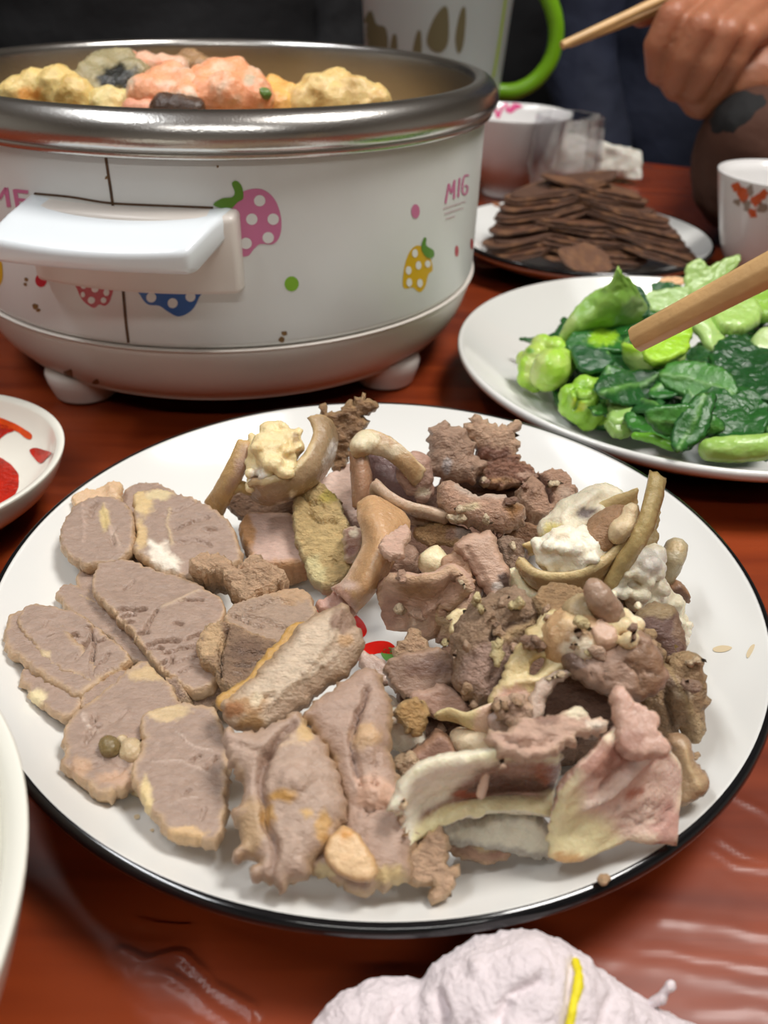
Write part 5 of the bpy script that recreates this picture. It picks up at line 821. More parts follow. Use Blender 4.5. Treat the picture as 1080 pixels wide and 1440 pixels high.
sheet('stalk_leaf', 'big light green stalk with a pointed tip, top left of the greens', [[(787, 476, .038), (796, 452, .046), (816, 426, .054), (840, 407, .061), (858, 398, .067), (868, 375, .076)], [(797, 482, .034), (822, 462, .043), (850, 442, .051), (870, 422, .059), (878, 404, .065), (875, 384, .073)], [(806, 484, .028), (840, 468, .033), (870, 460, .038), (898, 452, .043), (908, 432, .050), (882, 396, .067)]], t=.003, col=(128, 168, 74), edge=(150, 186, 96), mat='stalk', wave=.002, F=[('s', 890, 430, 18, 16, (158, 182, 120)), ('s', 800, 462, 12, 18, (168, 186, 118)), ('g', [(800, 470), (840, 435), (868, 400)], 6, .001, (140, 176, 84))], **G)
S('leaf', 'dark leaf behind the pointed light green stalk', [(874, 394), (886, 398), (900, 406), (912, 427), (909, 446), (888, 440), (878, 415)], .046, .062, tu=.001, td=.0015, col=(28, 74, 40), edge=(40, 90, 44), mat='leaf', warp=.003, **G)
S('leaf', 'dark leaf with a yellow-green patch beside the chopstick tip', [(799, 478), (841, 457), (876, 450), (911, 441), (926, 451), (897, 468), (884, 480), (878, 497), (841, 494), (813, 505)], .036, .044, tu=.0015, td=.002, col=(40, 96, 40), edge=(48, 104, 44), mat='leaf', warp=.003, F=[('s', 848, 478, 24, 12, (138, 176, 44))], **G)
S('leaf', 'dark glossy leaf right of the round bulb', [(806, 487), (830, 490), (852, 498), (860, 512), (842, 524), (823, 527), (809, 511)], .034, .042, tu=.0015, td=.003, col=(28, 76, 40), edge=(40, 92, 48), mat='leaf', warp=.003, **G)
def gb(nm, label, balls, **k): return blob(nm, label, balls, vox=.0009, **k)
gb('bulb', 'round yellow-green bulb, leftmost vegetable on the greens plate', [(776, 518, .032, .0105), (770, 526, .028, .0095), (786, 512, .032, .009), (752, 500, .030, .0065), (744, 516, .025, .0065), (742, 532, .020, .006), (762, 486, .033, .0065), (780, 488, .034, .006), (796, 494, .034, .005), (752, 540, .017, .005), (738, 505, .026, .005)], col=LIME, mott=(186, 208, 110), mat='stalk', nz=.0003, smooth=3, F=[('s', 750, 505, 14, 40, (186, 202, 122)), ('s', 760, 487, 20, 9, (176, 200, 96)), ('s', 745, 493, 6, 4, (110, 160, 50))], **G)
gb('bulb', 'lumpy yellow-green bulb with a leafy rosette, near the left front rim', [(822, 545, .030, .0065), (802, 556, .028, .006), (812, 560, .031, .005), (826, 562, .031, .0055), (838, 548, .029, .006), (800, 572, .024, .0055), (815, 578, .024, .007), (834, 576, .024, .0075), (848, 565, .025, .006), (826, 590, .019, .006), (845, 584, .020, .0055)], col=(140, 184, 62), mott=(160, 200, 80), mat='stalk', nz=.0005, smooth=2, F=[('s', 815, 568, 12, 10, (172, 186, 50)), ('g', [(808, 550), (814, 562), (806, 575)], 2.5, -.0015, (110, 150, 40)), ('g', [(814, 562), (832, 560)], 2.5, -.0015, (120, 160, 44)), ('s', 826, 560, 11, 6, (168, 210, 92))], **G)
sheet('stem_piece', 'pale cut stem base under the chopstick tip', [[(876, 480, .044), (896, 486, .046), (925, 480, .048), (962, 462, .050)], [(880, 505, .036), (905, 520, .036), (935, 522, .037), (962, 500, .041)], [(890, 525, .028), (912, 542, .026), (936, 550, .026), (957, 540, .030)]], t=.005, col=(166, 190, 114), edge=(178, 202, 120), mat='stalk', F=[('p', [(880, 480), (925, 475), (965, 455), (965, 480), (920, 500), (885, 495)], (158, 200, 50), 8)], **G)
S('leaf', 'bright lime young leaf between chopstick and pale stem', [(905, 500), (935, 470), (965, 452), (970, 480), (955, 500), (925, 510)], .046, .054, tu=.002, td=.003, col=(150, 192, 44), edge=(170, 206, 70), mat='leaf', warp=.002, **G)
sheet('stalk', 'pale green flat stalk right of the lime leaf', [[(962, 455, .050), (978, 470, .046), (992, 488, .042), (1004, 502, .038)], [(980, 448, .052), (996, 464, .048), (1008, 478, .044), (1018, 492, .040)], [(994, 446, .050), (1006, 460, .047), (1016, 475, .043), (1022, 486, .039)]], t=.005, col=(174, 204, 124), mat='stalk', **G)
S('leaf', 'pale wide leaf standing at the far rim above the chopstick', [(964, 382), (972, 370), (984, 366), (996, 378), (1010, 370), (1038, 360), (1034, 376), (1012, 398), (985, 415), (966, 414)], .040, .058, tu=.0015, td=.002, col=(156, 184, 108), edge=(170, 196, 120), mat='stalk', warp=.003, **G)
S('stalk', 'short pale stalk at the far rim behind the chopstick', [(906, 418), (935, 411), (966, 408), (966, 426), (938, 441), (914, 438)], .036, .044, tu=.003, td=.003, col=(150, 178, 110), edge=(160, 186, 116), mat='stalk', **G)
S('leaf', 'small dark curled leaf on the far rim', [(918, 400), (940, 397), (958, 404), (950, 412), (926, 412)], .034, .038, tu=.001, td=.002, col=(36, 80, 44), edge=(70, 110, 60), mat='leaf', warp=.002, **G)
S('stem_piece', 'glossy pale stem slice with bubbles, right of the chopstick', [(999, 442), (1010, 428), (1035, 421), (1062, 430), (1068, 450), (1042, 467), (1012, 463)], .048, .056, tu=.004, td=.004, rr=.004, col=(164, 196, 108), edge=(176, 206, 120), mat='stalk', **G)
S('stem_piece', 'light green stem beyond the glossy slice, right edge', [(1050, 420), (1080, 405), (1120, 410), (1130, 440), (1080, 450), (1060, 440)], .046, .054, tu=.004, td=.004, rr=.004, col=(140, 180, 70), edge=(160, 196, 90), mat='stalk', **G)
S('stem_piece', 'pale triangular stem end at the right edge', [(1054, 492), (1066, 468), (1084, 466), (1110, 480), (1100, 500), (1070, 500)], .044, .050, tu=.004, td=.004, rr=.004, col=(180, 200, 140), edge=(176, 204, 130), mat='stalk', **G)
for nm, pl, z0, z1, c in (('large dark glossy leaf, upper right of the greens', [(1000, 500), (1030, 478), (1070, 490), (1110, 500), (1120, 550), (1070, 560), (1030, 545), (1005, 530)], .040, .048, (26, 70, 32)), ('dark glossy leaf in the middle of the greens', [(955, 500), (985, 490), (1010, 505), (1015, 540), (990, 560), (960, 550), (950, 525)], .036, .042, (28, 72, 34)), ('wide crinkled leaf with bright highlights, front right of the greens', [(975, 565), (1010, 545), (1060, 550), (1080, 575), (1070, 612), (1030, 620), (995, 610), (975, 590)], .034, .042, (34, 84, 34)), ('mid green leaf at the front rim of the greens', [(880, 585), (915, 578), (950, 595), (975, 620), (960, 634), (920, 618), (890, 606)], .026, .032, (52, 108, 40))):
    S('leaf', nm, pl, z0, z1, tu=.0015, td=.0015, sx=.15, col=c, edge=(44, 96, 42), mat='leaf', warp=.004, nz=.0012, ns=160, **G)
blob('stem_piece', 'pale green thick stem at the front rim, right edge', chain([(*at(1000, 632, .034), .0055), (*at(1030, 632, .035), .0062), (*at(1065, 630, .036), .006), (*at(1110, 622, .038), .0055)]), vox=.001, col=(150, 186, 92), mott=(180, 204, 130), mat='stalk', world=True, **G)
blob('stem_piece', 'thin bright green stem at the front rim', chain([(*at(893, 613, .029), .0018), (*at(918, 616, .031), .0024), (*at(946, 629, .031), .002)]), vox=.0006, col=(104, 164, 44), mat='stalk', world=True, **G)
S('stem_piece', 'pale stem scrap right of the rosette bulb', [(852, 550), (870, 548), (884, 562), (890, 588), (872, 597), (858, 590)], .026, .032, tu=.003, td=.003, rr=.003, col=(146, 180, 100), edge=(150, 184, 104), mat='stalk', **G)
S('stem_piece', 'olive stem scrap below the rosette bulb', [(850, 595), (868, 594), (885, 599), (886, 612), (866, 612)], .022, .025, tu=.003, td=.003, rr=.003, col=(120, 150, 74), edge=(126, 156, 80), mat='stalk', **G)
S('garlic_bit', 'pale reddish scrap on the far rim of the greens plate', [(928, 394), (950, 390), (964, 396), (950, 402), (934, 402)], .032, .034, tu=.0012, td=.001, col=(214, 176, 140), edge=(210, 160, 120), mat='fat', cat='crumb')
pz = _pz_meat

# ------------------------------------------------------------------ sliced braised beef on the third plate
def free_slab(name, a, b, t, seed, col, edge, mat):
    rng = np.random.default_rng(seed)
    poly = np.array([(a * math.cos(q) * rng.uniform(.85, 1.12), b * math.sin(q) * rng.uniform(.85, 1.12)) for q in np.linspace(0, 2 * math.pi, 11)[:-1]]); poly = resample(catmull(poly, 8), step=.0022, closed=True)
    poly += .0008 * np.stack([fbm(np.c_[poly * 300, np.zeros(len(poly))], seed), fbm(np.c_[poly * 300, np.ones(len(poly))], seed)], 1)
    V2, T = fill(poly, .0026, rng); bd = boundary(T); bs = np.zeros(len(V2), bool)
    for i, j in bd: bs[i] = bs[j] = True
    w = .0020 * fbm(np.c_[V2 * 40, np.full(len(V2), 3.)], 3, 2) + .0012 * np.cos(V2[:, 0] / a * 1.8); n = .0004 * fbm(np.c_[V2 * 280, np.full(len(V2), 1.)], seed)
    top = np.c_[V2, w + np.where(bs, t * .3, t / 2 + n)]; bot = np.c_[V2, w - np.where(bs, t * .3, t / 2)]
    N = len(V2); FC = [tuple(f) for f in T] + [(f[0] + N, f[2] + N, f[1] + N) for f in T] + [(j, i, i + N, j + N) for i, j in bd]
    d = segdist(V2, poly); we = np.clip(1.2 - d / .0022, 0, 1)[:, None]; C = lin(col) * (1 - we) + lin(edge) * we
    k = np.clip(fbm(np.c_[V2 * 110, np.full(len(V2), 2.)], seed + 3) * 1.6, 0, 1)[:, None]; C = C * (1 - k) + lin((150, 112, 82)) * k
    me = bpy.data.meshes.new(name); V = np.vstack([top, bot]); me.from_pydata(V.tolist(), [], FC); me.update()
    ca_ = me.color_attributes.new('Col', 'FLOAT_COLOR', 'POINT'); cc = np.ones((2 * N, 4)); cc[:, :3] = np.vstack([C, C]); ca_.data.foreach_set('color', cc.ravel()); me.materials.append(M[mat]); return me
BM = [free_slab('beef_slice', .041, .026, .0022, s, c, (84, 60, 46), 'braised') for s, c in ((3, (112, 78, 60)), (7, (98, 68, 52)), (11, (124, 90, 70)), (15, (104, 76, 62)))]
from mathutils import Euler
def beef(i, loc, rot, label, group=None):
    o = link('beef_slice', BM[i % 4], None, loc); o.rotation_euler = rot; tag(o, label, 'beef slice', group); return o
rg = random.Random(4); bi = 0
ORD = 'lowest second third fourth fifth sixth seventh eighth ninth tenth eleventh twelfth thirteenth fourteenth fifteenth sixteenth seventeenth topmost'.split()
for row, n in ((0, 15), (1, 13), (2, 9)):
    side = ('right', 'left', 'front middle')[row]
    for k in range(n):
        t_ = k / (n - 1)
        if row == 0: p_ = (.198 - .042 * t_ + rg.uniform(-.004, .004), BC[1] - .036 + .052 * t_, .0188 + .0350 * t_); e_ = (math.radians(-5 + 3 * t_ + rg.uniform(-1, 1)), math.radians(11 - 3 * t_ + rg.uniform(-1, 1)), -.2 + .3 * t_ + rg.uniform(-.1, .1))
        elif row == 2: p_ = (.150 - .008 * t_ + rg.uniform(-.004, .004), BC[1] - .046 + .030 * t_, .0165 + .0200 * t_); e_ = (math.radians(-2 + rg.uniform(-1, 1)), math.radians(4 + rg.uniform(-1, 1)), .1 + rg.uniform(-.2, .2))
        else: p_ = (.104 + .028 * t_ + rg.uniform(-.004, .004), BC[1] - .034 + .050 * t_, .0200 + .0345 * t_); e_ = (math.radians(-5 + 3 * t_ + rg.uniform(-1, 1)), math.radians(-14 + 3 * t_ + rg.uniform(-1, 1)), .4 - .2 * t_ + rg.uniform(-.1, .1))
        w_ = 'lowest' if k == 0 else 'topmost' if k == n - 1 else ORD[k] + ' from the bottom'
        beef(bi, p_, e_, 'thin brown beef slice, %s stack on its plate, %s' % (side, w_), 'layered beef slices'); bi += 1
o = beef(2, (.138, .606, .0255), (.55, .1, .4), 'small smooth brown beef slice facing front, middle of the beef stack'); o.scale = (.55, .55, .8)
for x, y in ((694, 290), (716, 292)):
    X = at(x, y, .020); tag(blob('beef_crumb', '', [(*X, .004), (X[0] + .003, X[1], X[2] + .001, .003)], vox=.001, col=(150, 96, 66), mat='rough', world=True, lift=False), 'brown beef crumb on the left of the beef plate, ' + ('left one' if x < 700 else 'right one'), 'crumb')

# ------------------------------------------------------------------ food in the pot
V, FC = lathe(smooth_prof([(.001, .124), (.09, .122), (.125, .112), (.1345, .095)], 4), QC, 64); V[:, 2] += .004 * fbm(V * 60, 8)
bed = mesh('stew_bed', V, [f[::-1] for f in FC], plain('stew', (176, 140, 88), .3, .3, 90), None); tag(bed, 'yellow-brown stew filling the electric pot', 'stew', None, 'stuff')
def pf(nm, lab, balls, **k): return blob(nm, lab, balls, vox=.0018, lift=False, cat='food', **k)
pf('tofu_skin', 'crinkled yellow tofu skin, leftmost food in the pot', [(30, 142, .138, .011), (55, 132, .141, .012), (85, 128, .143, .012), (105, 138, .141, .011), (70, 146, .136, .012), (20, 150, .134, .010), (110, 150, .136, .011)], col=(218, 192, 128), mott=(196, 164, 96), F=[('s', 38, 132, 20, 12, (222, 160, 84))], nz=.0022, ns=130)
pf('tofu_skin', 'crinkled yellow tofu skin at the right in the pot', [(420, 148, .138, .010), (445, 138, .141, .012), (475, 130, .143, .012), (500, 136, .142, .011), (525, 146, .139, .010), (470, 148, .138, .012), (505, 152, .137, .010)], col=(216, 188, 128), mott=(190, 154, 96), nz=.0022, ns=140)
pf('mushroom_piece', 'grey-green piece with black patches, left of centre in the pot', [(125, 118, .145, .010), (145, 105, .148, .012), (170, 100, .149, .012), (190, 112, .147, .011), (150, 128, .142, .012), (180, 132, .141, .012), (135, 135, .140, .010)], col=(150, 140, 108), mott=(176, 164, 130), F=[('s', 165, 108, 30, 20, (38, 38, 34)), ('s', 150, 130, 12, 10, (60, 56, 46)), ('s', 185, 128, 14, 12, (50, 48, 40))], nz=.0018, ns=170)
pf('cabbage_piece', 'pale yellow cabbage below the black-patched piece', [(120, 150, .137, .009), (150, 148, .138, .010), (180, 150, .137, .009), (215, 146, .138, .009)], col=(216, 198, 140), mott=(200, 176, 112), nz=.0018, ns=170)
pf('shrimp_piece', 'pink shrimp piece lying across the top of the heap in the pot', [(185, 86, .153, .006), (205, 90, .153, .007), (228, 94, .152, .007), (250, 97, .151, .007)], col=(214, 176, 152), mott=(222, 150, 116), nz=.001, ns=170)
pf('shrimp_piece', 'orange and white shrimp, middle of the pot', [(205, 132, .144, .010), (225, 122, .146, .010), (245, 114, .148, .010), (262, 124, .146, .010), (240, 138, .142, .010), (262, 142, .142, .009)], col=(226, 160, 122), mott=(226, 204, 184), nz=.0014, ns=150)
pf('shrimp_piece', 'large orange shrimp, right of centre in the pot', [(285, 120, .147, .010), (305, 112, .149, .011), (330, 112, .149, .011), (350, 122, .147, .010), (360, 138, .143, .010), (320, 135, .144, .012), (290, 140, .142, .011)], col=(230, 158, 118), mott=(224, 190, 164), nz=.0016, ns=150, F=[('s', 352, 112, 12, 10, (196, 176, 152))])
pf('shrimp_piece', 'pinkish scrap at the front under the black-patched piece', [(190, 156, .137, .007), (208, 158, .137, .007), (222, 156, .137, .006)], col=(222, 156, 128), mott=(226, 190, 166), nz=.001)
pf('mushroom_piece', 'dark brown piece at the front centre of the pot', [(232, 154, .139, .008), (252, 155, .139, .008), (272, 156, .139, .007)], col=(70, 52, 42), mott=(110, 84, 64), nz=.001)
pf('tofu_skin', 'orange-yellow tofu skin behind the large shrimp', [(372, 140, .140, .009), (388, 130, .142, .009), (402, 140, .140, .009), (388, 152, .137, .010)], col=(224, 176, 104), mott=(204, 150, 84), nz=.0016, ns=150)
pf('mushroom_piece', 'brown piece behind the pink shrimp strip, back of the pot', [(255, 98, .149, .008), (270, 92, .150, .009), (285, 100, .149, .008)], col=(150, 118, 86), mott=(180, 146, 108), nz=.0014)
pf('green_scrap', 'dark green leaf scrap at the top of the heap in the pot', [(274, 108, .150, .004), (285, 102, .151, .0045), (296, 106, .150, .004)], col=(78, 104, 46))
pf('green_scrap', 'small green scrap beside the large orange shrimp', [(364, 128, .147, .003), (374, 132, .146, .0035)], col=(92, 120, 54))
pf('corn_scrap', 'small yellow scrap behind the large orange shrimp', [(306, 99, .150, .005), (316, 101, .150, .004)], col=(210, 186, 96))

# ------------------------------------------------------------------ far side of the table
def aty(px, py, y):
    d = ray(px, py); return CO + d * (y / d[1])
bowlw = plain('bowl_china', (228, 226, 224), .15, coat=.3)
BB = np.array([.1135, .90]); bz = .074
e_bb, b_bb = dish('rice_bowl', BB, smooth_prof([(.001, .012), (.022, .014), (.040, .036), (.0535, bz - .001)], 6), smooth_prof([(.055, bz), (.0556, bz - .002), (.044, .034), (.026, .010), (.024, 0), (.021, 0), (.020, .004), (.001, .004)], 5), 'white bowl with pink brush writing behind the pot', 'bowl', bowlw, None, 64)
T_bb = bvh([b_bb]); pk = plain('pink_brush_ink', (214, 70, 130), .3)
for pl, w in (([(692, 142), (696, 152), (700, 164)], 4), ([(700, 166), (706, 152), (712, 144)], 4), ([(714, 147), (712, 157)], 4), ([(714, 158), (722, 148), (730, 146), (722, 155), (716, 158)], 4), ([(726, 152), (734, 149)], 4)):
    o = decal('brush_stroke', stroke(pl, w), T_bb, pk, e_bb, h=2, smooth=False)
    if o: o['label'] = 'pink brush stroke'
jc = aty(612, 60, 1.015)[:2]; jp = plain('jug_plastic', (150, 154, 150), .3, sss=.1)
jug = empty('water_jug', (jc[0], jc[1], 0), 'grey-white plastic jug with green handle behind the pot', 'jug')
V, FC = lathe(smooth_prof([(.001, .002), (.062, .002), (.066, .006), (.070, .06), (.0745, .13), (.080, .21), (.081, .24), (.079, .24), (.077, .21), (.071, .12), (.064, .01), (.001, .008)], 4), jc, 64); jb = mesh('jug_body', V, FC, jp, jug); tidy(jb)
lime = plain('lime_plastic', (112, 164, 24), .3)
hp = [aty(u, v, jc[1]) for u, v in ((712, -40), (740, -34), (768, -8), (782, 36), (776, 80), (754, 112), (724, 128), (690, 128))]
hb = chain([(*p, .0088) for p in catmull(np.array(hp), 5, False)]); Vh = []; Fh = []
blob('jug_handle', '', hb, vox=.002, nz=0, mat=lime, parent=jug, world=True, lift=False)['label'] = 'bright green loop handle'
tb = bvh([jb]); reed = plain('reed_print', (92, 84, 58), .4)
for pts in ([(505, 60), (512, 30), (522, 14), (530, 34), (542, 38), (546, 60), (540, 80), (510, 80)], [(548, 78), (552, 50), (558, 50), (558, 80)], [(580, 78), (586, 46), (592, 44), (592, 78)], [(600, 60), (608, 30), (622, 10), (630, 14), (630, 60), (616, 74)], [(640, 56), (645, 24), (652, 8), (655, 20), (652, 60), (645, 76)]):
    o = decal('reed_print', pts, tb, reed, jug, h=5, off=.0004)
    if o: o['label'] = 'brown printed reed'
o = decal('edge_line', stroke([(712, -10), (702, 60), (693, 110)], 4), tb, plain('edge_green', (138, 156, 60), .4), jug, h=4, smooth=False)
# faceted glass tumbler
def glass():
    m, nt, b = nodes('clear_glass'); setv(b, col=(250, 250, 250), rough=.03, trans=1.0, ior=1.3); tr = nt.nodes.new('ShaderNodeBsdfTransparent'); tr.inputs[0].default_value = (.93, .93, .95, 1)
    mx = nt.nodes.new('ShaderNodeMixShader'); mx.inputs[0].default_value = .32; nt.links.new(tr.outputs[0], mx.inputs[1]); nt.links.new(b.outputs[0], mx.inputs[2]); nt.links.new(mx.outputs[0], nt.nodes['Material Output'].inputs[0]); return m
GLc = aty(788, 268, .835)[:2]; ng = 8
def octo(r, z, tw=.39): return [(GLc[0] + r * math.cos(tw + 2 * math.pi * k / ng), GLc[1] + r * math.sin(tw + 2 * math.pi * k / ng), z) for k in range(ng)]
rings = [octo(.0005, 0), octo(.022, 0), octo(.026, .006), octo(.0345, .040), octo(.0335, .060), octo(.0315, .084), octo(.0290, .084), octo(.0305, .060), octo(.031, .042), octo(.022, .012), octo(.0005, .011)]
V, FC = loft_sections(rings); o = mesh('glass_tumbler', V, FC, glass(), smooth=False); tidy(o, .0012, 2); tag(o, 'clear faceted glass tumbler behind the sliced beef', 'glass')
# tissue, loose chopstick
tp = aty(856, 232, .97); tp[2] = .0
P = []
for a in np.linspace(0, 1, 5): P.append([(tp[0] - .035 + .02 * a + .016 * k + .006 * math.sin(5 * a + 2 * k), tp[1] + .012 * math.sin(9 * a + k), .002 + .046 * (1 - abs(a * 2 - 1) ** 1.4) * (1 - .17 * k)) for k in range(5)])
for r in P:
    for i, q in enumerate(r): r[i] = (q[0], q[1] + .05 * (P.index(r) / 4 - .5) if False else q[1], q[2])
rows = [[(tp[0] - .095 + .032 * k, tp[1] + .030 * (a - .5) + .006 * math.sin(3 * k + 4 * a), .002 + (.052 - .006 * k) * math.sin(math.pi * a) ** .8) for k in range(5)] for a in np.linspace(0.02, .98, 6)]
sheet('tissue', 'crumpled white tissue behind the glass tumbler', rows, t=.0012, h=.003, col=(206, 202, 194), mat='fat', world=True, lift=False, wave=.006, nz=.001, cat='tissue')
bamboo = plain('bamboo', (214, 172, 116), .45, .12, 60, .0002, 500)
def stick(name, A, B, wa, wb, label, parent=None, n=6, cap=True):
    A, B = np.array(A), np.array(B); d = (B - A) / np.linalg.norm(B - A); s = np.cross(d, (0, 0, 1)); s /= np.linalg.norm(s); u = np.cross(s, d); secs = []
    for t_ in np.linspace(0, 1, n):
        w = (wa + (wb - wa) * t_) / 2; c = A + (B - A) * t_; ch = .38
        secs.append([tuple(c + s * w * x + u * w * y) for x, y in ((1, ch), (ch, 1), (-ch, 1), (-1, ch), (-1, -ch), (-ch, -1), (ch, -1), (1, -ch))])
    V, FC = loft_sections(secs); o = mesh(name, V, FC, bamboo, parent); tidy(o, .0005, 2)
    return o if parent is not None else tag(o, label, 'chopstick')
a = at(828, 239, .004); b = at(900, 238, .004); stick('chopstick', a, b, .005, .006, 'loose bamboo chopstick lying on the table behind the beef')
# tea bowl at the right edge
cz = .078; cc = aty(1110, 227, .64); TCc = np.array([cc[0], .64])
e_c, b_c = dish('tea_bowl', TCc, smooth_prof([(.001, .008), (.016, .009), (.029, .030), (.0435, cz - .0005)], 6), smooth_prof([(.0450, cz), (.0454, cz - .002), (.0325, .028), (.021, .008), (.020, 0), (.017, 0), (.016, .003), (.001, .003)], 5), 'small white bowl with orange flowers at the right edge', 'bowl', bowlw, None, 64)
T_c = bvh([b_c]); fo = plain('orange_flower_print', (206, 92, 48), .3); fl = plain('grey_leaf_print', (150, 132, 118), .3)
for x, y, r, m in ((1036, 262, 7, fo), (1044, 274, 8, fo), (1055, 268, 6, fl), (1050, 288, 6, fl), (1064, 282, 8, fo), (1074, 272, 7, fo), (1072, 292, 7, fl), (1058, 300, 6, fo), (1038, 284, 5, fl)):
    q = circle(x, y, r, r * 1.2, 10); rr_ = random.Random(x); o = decal('flower_print', [(a_ + rr_.uniform(-.4, .4) * r, b_ + rr_.uniform(-.4, .4) * r) for a_, b_ in q], T_c, m, e_c, h=2)
# chopstick reaching in from the right
stick('chopstick', at_depth(893, 478, .262), at_depth(1560, 128, .185), .0080, .0112, 'thick bamboo chopstick reaching in over the greens from the right')
# rolled towel at the near edge
towm = plain('terry_cloth', (226, 214, 216), .95, .05, 200, .0007, 900, sheen=.3)
balls = []
def tw(px, py, z, r): balls.append((*at(px, py, z), r))
for q in ((540, 1452, .011, .0112), (508, 1462, .010, .0105), (572, 1450, .011, .0108), (604, 1458, .011, .0102), (482, 1478, .009, .009), (640, 1446, .014, .0120), (668, 1430, .016, .0140), (700, 1420, .017, .0152), (735, 1416, .018, .0155), (768, 1422, .017, .0148), (800, 1434, .015, .0130), (832, 1446, .0135, .0118), (866, 1456, .0115, .0102), (898, 1464, .0100, .0086), (932, 1470, .0085, .0072), (966, 1478, .007, .0060), (720, 1500, .016, .015), (800, 1520, .015, .014), (620, 1510, .011, .011), (880, 1530, .011, .010)): tw(*q)
tow = blob('towel', 'crumpled white terry towel with a yellow thread, near the front edge', balls, vox=.0008, nz=.0007, ns=620, smooth=4, mat=towm, world=True, lift=False, cat='towel', F=[('g', [(612, 1400), (622, 1425), (618, 1450)], 9, -.0022), ('g', [(806, 1350), (802, 1400), (796, 1450)], 7, -.0012), ('g', [(700, 1440), (715, 1400), (760, 1380)], 8, -.0014), ('g', [(545, 1445), (560, 1415)], 6, -.0010), ('g', [(860, 1400), (840, 1450)], 6, -.001), ('b', 670, 1362, 12, .0016), ('b', 745, 1345, 40, .0015)])
T_t = bvh([tow]); yl = plain('yellow_thread', (232, 216, 30), .6, bump=.0004, bscale=900); Q = []
for u, v in resample(np.array([(810, 1352), (814, 1372), (812, 1392), (806, 1415), (800, 1445)], float), 12):
    hit = T_t.ray_cast(Vector(CO), Vector(ray(u, v)).normalized())
    if hit[0] is not None: Q.append((*hit[0], .0011))
blob('yellow_thread', '', chain(Q), vox=.0005, mat=yl, parent=tow, world=True, lift=False)['label'] = 'yellow thread stripe'
blob('loose_thread', '', chain([(*at(915, 1412, .016), .0011), (*at(930, 1404, .018), .0014), (*at(938, 1392, .020), .0011), (*at(943, 1386, .021), .0014)]), vox=.0006, col=(206, 196, 202), parent=tow, world=True, lift=False)['label'] = 'frayed grey thread tuft'

# ------------------------------------------------------------------ people across the table
def cloth(name, c): return plain(name, c, .85, .2, 9, .004, 26)
def torso(c, ax, ay, z0, z1, mat, parent, seed, name='jacket'):
    prof = [(z0, .95), (z0 + .15, 1.0), (0.0, 1.0), (.12, 1.02), (.25, 1.03), (.36, .95), (.43, .70), (.48, .38), (z1, .30)]
    zz = np.linspace(z0, z1, 60); n = 72; sc = np.interp(zz, [p[0] for p in prof], [p[1] for p in prof]); V = []
    for z_, s_ in zip(zz, sc):
        for k in range(n):
            a_ = 2 * math.pi * k / n; V.append((c[0] + ax * s_ * math.copysign(abs(math.cos(a_)) ** .85, math.cos(a_)), c[1] + ay * s_ * math.copysign(abs(math.sin(a_)) ** .85, math.sin(a_)), z_))
    V = np.array(V); nrm = V - np.array([c[0], c[1], 0]); nrm[:, 2] = 0; nrm /= np.linalg.norm(nrm, axis=1)[:, None] + 1e-9
    V = V + nrm * (.014 * fbm(V * np.array([6, 6, 16]), seed) + .005 * fbm(V * 30, seed + 1))[:, None]
    FC = [(i * n + j, i * n + (j + 1) % n, (i + 1) * n + (j + 1) % n, (i + 1) * n + j) for i in range(59) for j in range(n)] + [tuple(range(n))[::-1], tuple(range(59 * n, 60 * n))]
    return mesh(name, V, FC, mat, parent)
blk = cloth('black_jacket_cloth', (13, 13, 16)); nav = cloth('navy_cloth', (22, 28, 48)); brn = cloth('brown_knit', (70, 38, 22)); cuffm = cloth('black_cuff', (10, 9, 10))
for lab, c, ax, ay, m, sd in (('person in a black jacket seated behind the pot', (-.36, 1.42), .25, .16, blk, 1), ('person in a black jacket seated at the far left', (-1.02, 1.30), .25, .16, blk, 2), ('person in a black jacket seated behind the jug', (.10, 1.95), .30, .16, blk, 3)):
    p = empty('person', (c[0], c[1], -.35), lab, 'person'); torso(c, ax, ay, -.34, .56, m, p, sd)
    for s_ in (-1, 1):
        blob('sleeve', '', chain([(c[0] + s_ * ax * .92, c[1], .34, .07), (c[0] + s_ * ax * 1.12, c[1] - .02, .08, .06), (c[0] + s_ * ax * .7, c[1] - .13, -.12, .05)]), vox=.008, mat=m, parent=p, world=True, lift=False, nz=.006, ns=20)
NC = (.49, 1.42)
p = empty('person', (NC[0], NC[1], -.35), 'person in navy with a brown sleeve, holding chopsticks at the upper right', 'person')
torso(NC, .205, .15, -.34, .56, nav, p, 6)
blob('sleeve', '', chain([(NC[0] - .19, NC[1], .34, .065), (NC[0] - .23, NC[1] - .05, .08, .055), (NC[0] - .18, NC[1] - .15, -.12, .05)]), vox=.008, mat=nav, parent=p, world=True, lift=False, nz=.006, ns=20)
wr = at_depth(1046, 182, .665); el = at_depth(1054, 285, .715); el[2] = max(el[2], .062); sh = np.array([NC[0] + .17, NC[1] - .03, .36]); ew_ = wr + (el - wr) * .10
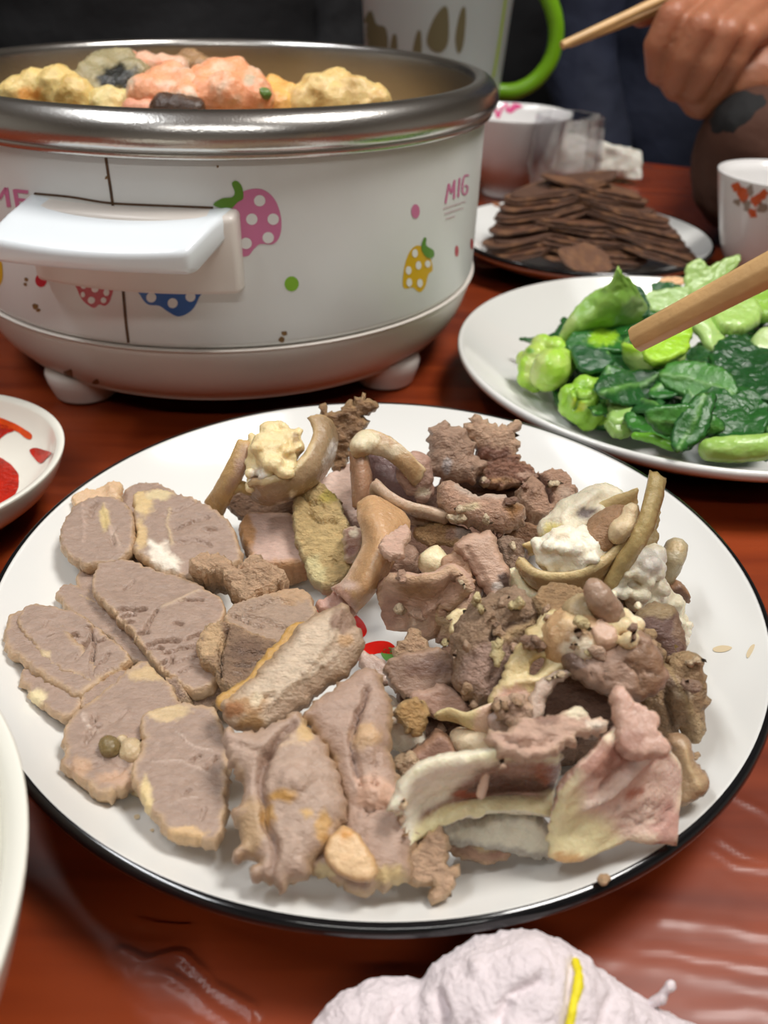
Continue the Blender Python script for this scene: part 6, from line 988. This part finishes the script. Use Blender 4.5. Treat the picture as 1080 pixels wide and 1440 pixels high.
blob('brown_sleeve', '', chain([(*(wr + (el - wr) * .28), .041), (*(wr + (el - wr) * .6), .049), (*el, .055), (*((el + sh) / 2), .062), (*sh, .070)]), vox=.006, mat=brn, parent=p, world=True, lift=False, nz=.003, ns=40, smooth=2)['label'] = 'brown knitted sleeve'
blob('cuff', '', chain([(*(wr - (el - wr) * .02), .029), (*(wr + (el - wr) * .24), .036)]), vox=.004, mat=cuffm, parent=p, world=True, lift=False, nz=.001)['label'] = 'black cuff'
D = .64
def h3(x, y, dd=0): return at_depth(x, y, D + dd)
skin = plain('hand_skin', (168, 108, 78), .5, .08, 60, .0005, 260, sss=.2)
hand = []
def fing(P): hand.extend(chain([(*h3(a, b, d), r) for a, b, d, r in P], .3))
# palm, then four bent fingers (knuckle high, tip folded down to the palm), thumb along the sticks
fing([(1052, 190, .045, .026), (1045, 140, .040, .028), (1030, 90, .040, .026)]); fing([(990, 130, .030, .020), (1060, 110, .030, .024)]); fing([(960, 110, .030, .018), (1050, 60, .040, .024)])
fing([(1010, -30, .030, .0125), (945, 24, -.010, .0118), (925, 62, .000, .0108), (926, 100, .016, .0098), (945, 112, .030, .0092)])
fing([(1040, -16, .024, .0125), (985, 38, -.018, .0118), (962, 80, -.006, .0108), (950, 118, .014, .0098), (968, 126, .030, .0092)])
fing([(1070, 2, .024, .0122), (1022, 46, -.016, .0112), (996, 92, -.004, .0104), (978, 126, .014, .0094), (992, 134, .030, .0088)])
fing([(1096, 26, .026, .0112), (1052, 52, -.008, .0102), (1030, 92, .002, .0094), (1012, 126, .016, .0086), (1022, 136, .030, .0080)])
fing([(1020, 60, .055, .014), (960, 20, .050, .0115), (918, 16, .040, .0098), (902, 22, .034, .0090)])
fing([(1052, 190, .045, .026), (1050, 214, .055, .026), (1052, 226, .070, .026)])
blob('hand', '', hand, vox=.0022, nz=.0003, ns=120, smooth=3, mat=skin, parent=p, world=True, lift=False)['label'] = 'hand gripping two chopsticks'
ca0, ca1 = h3(790, 64, .0), h3(1020, -42, .03); stick('chopstick', ca0, ca1, .0058, .0078, 'bamboo chopstick held in the hand, nearer of the pair')
cb0, cb1 = h3(800, 62, .016), h3(1030, -26, .042); stick('chopstick', cb0, cb1, .0056, .0076, 'bamboo chopstick held in the hand, farther of the pair')
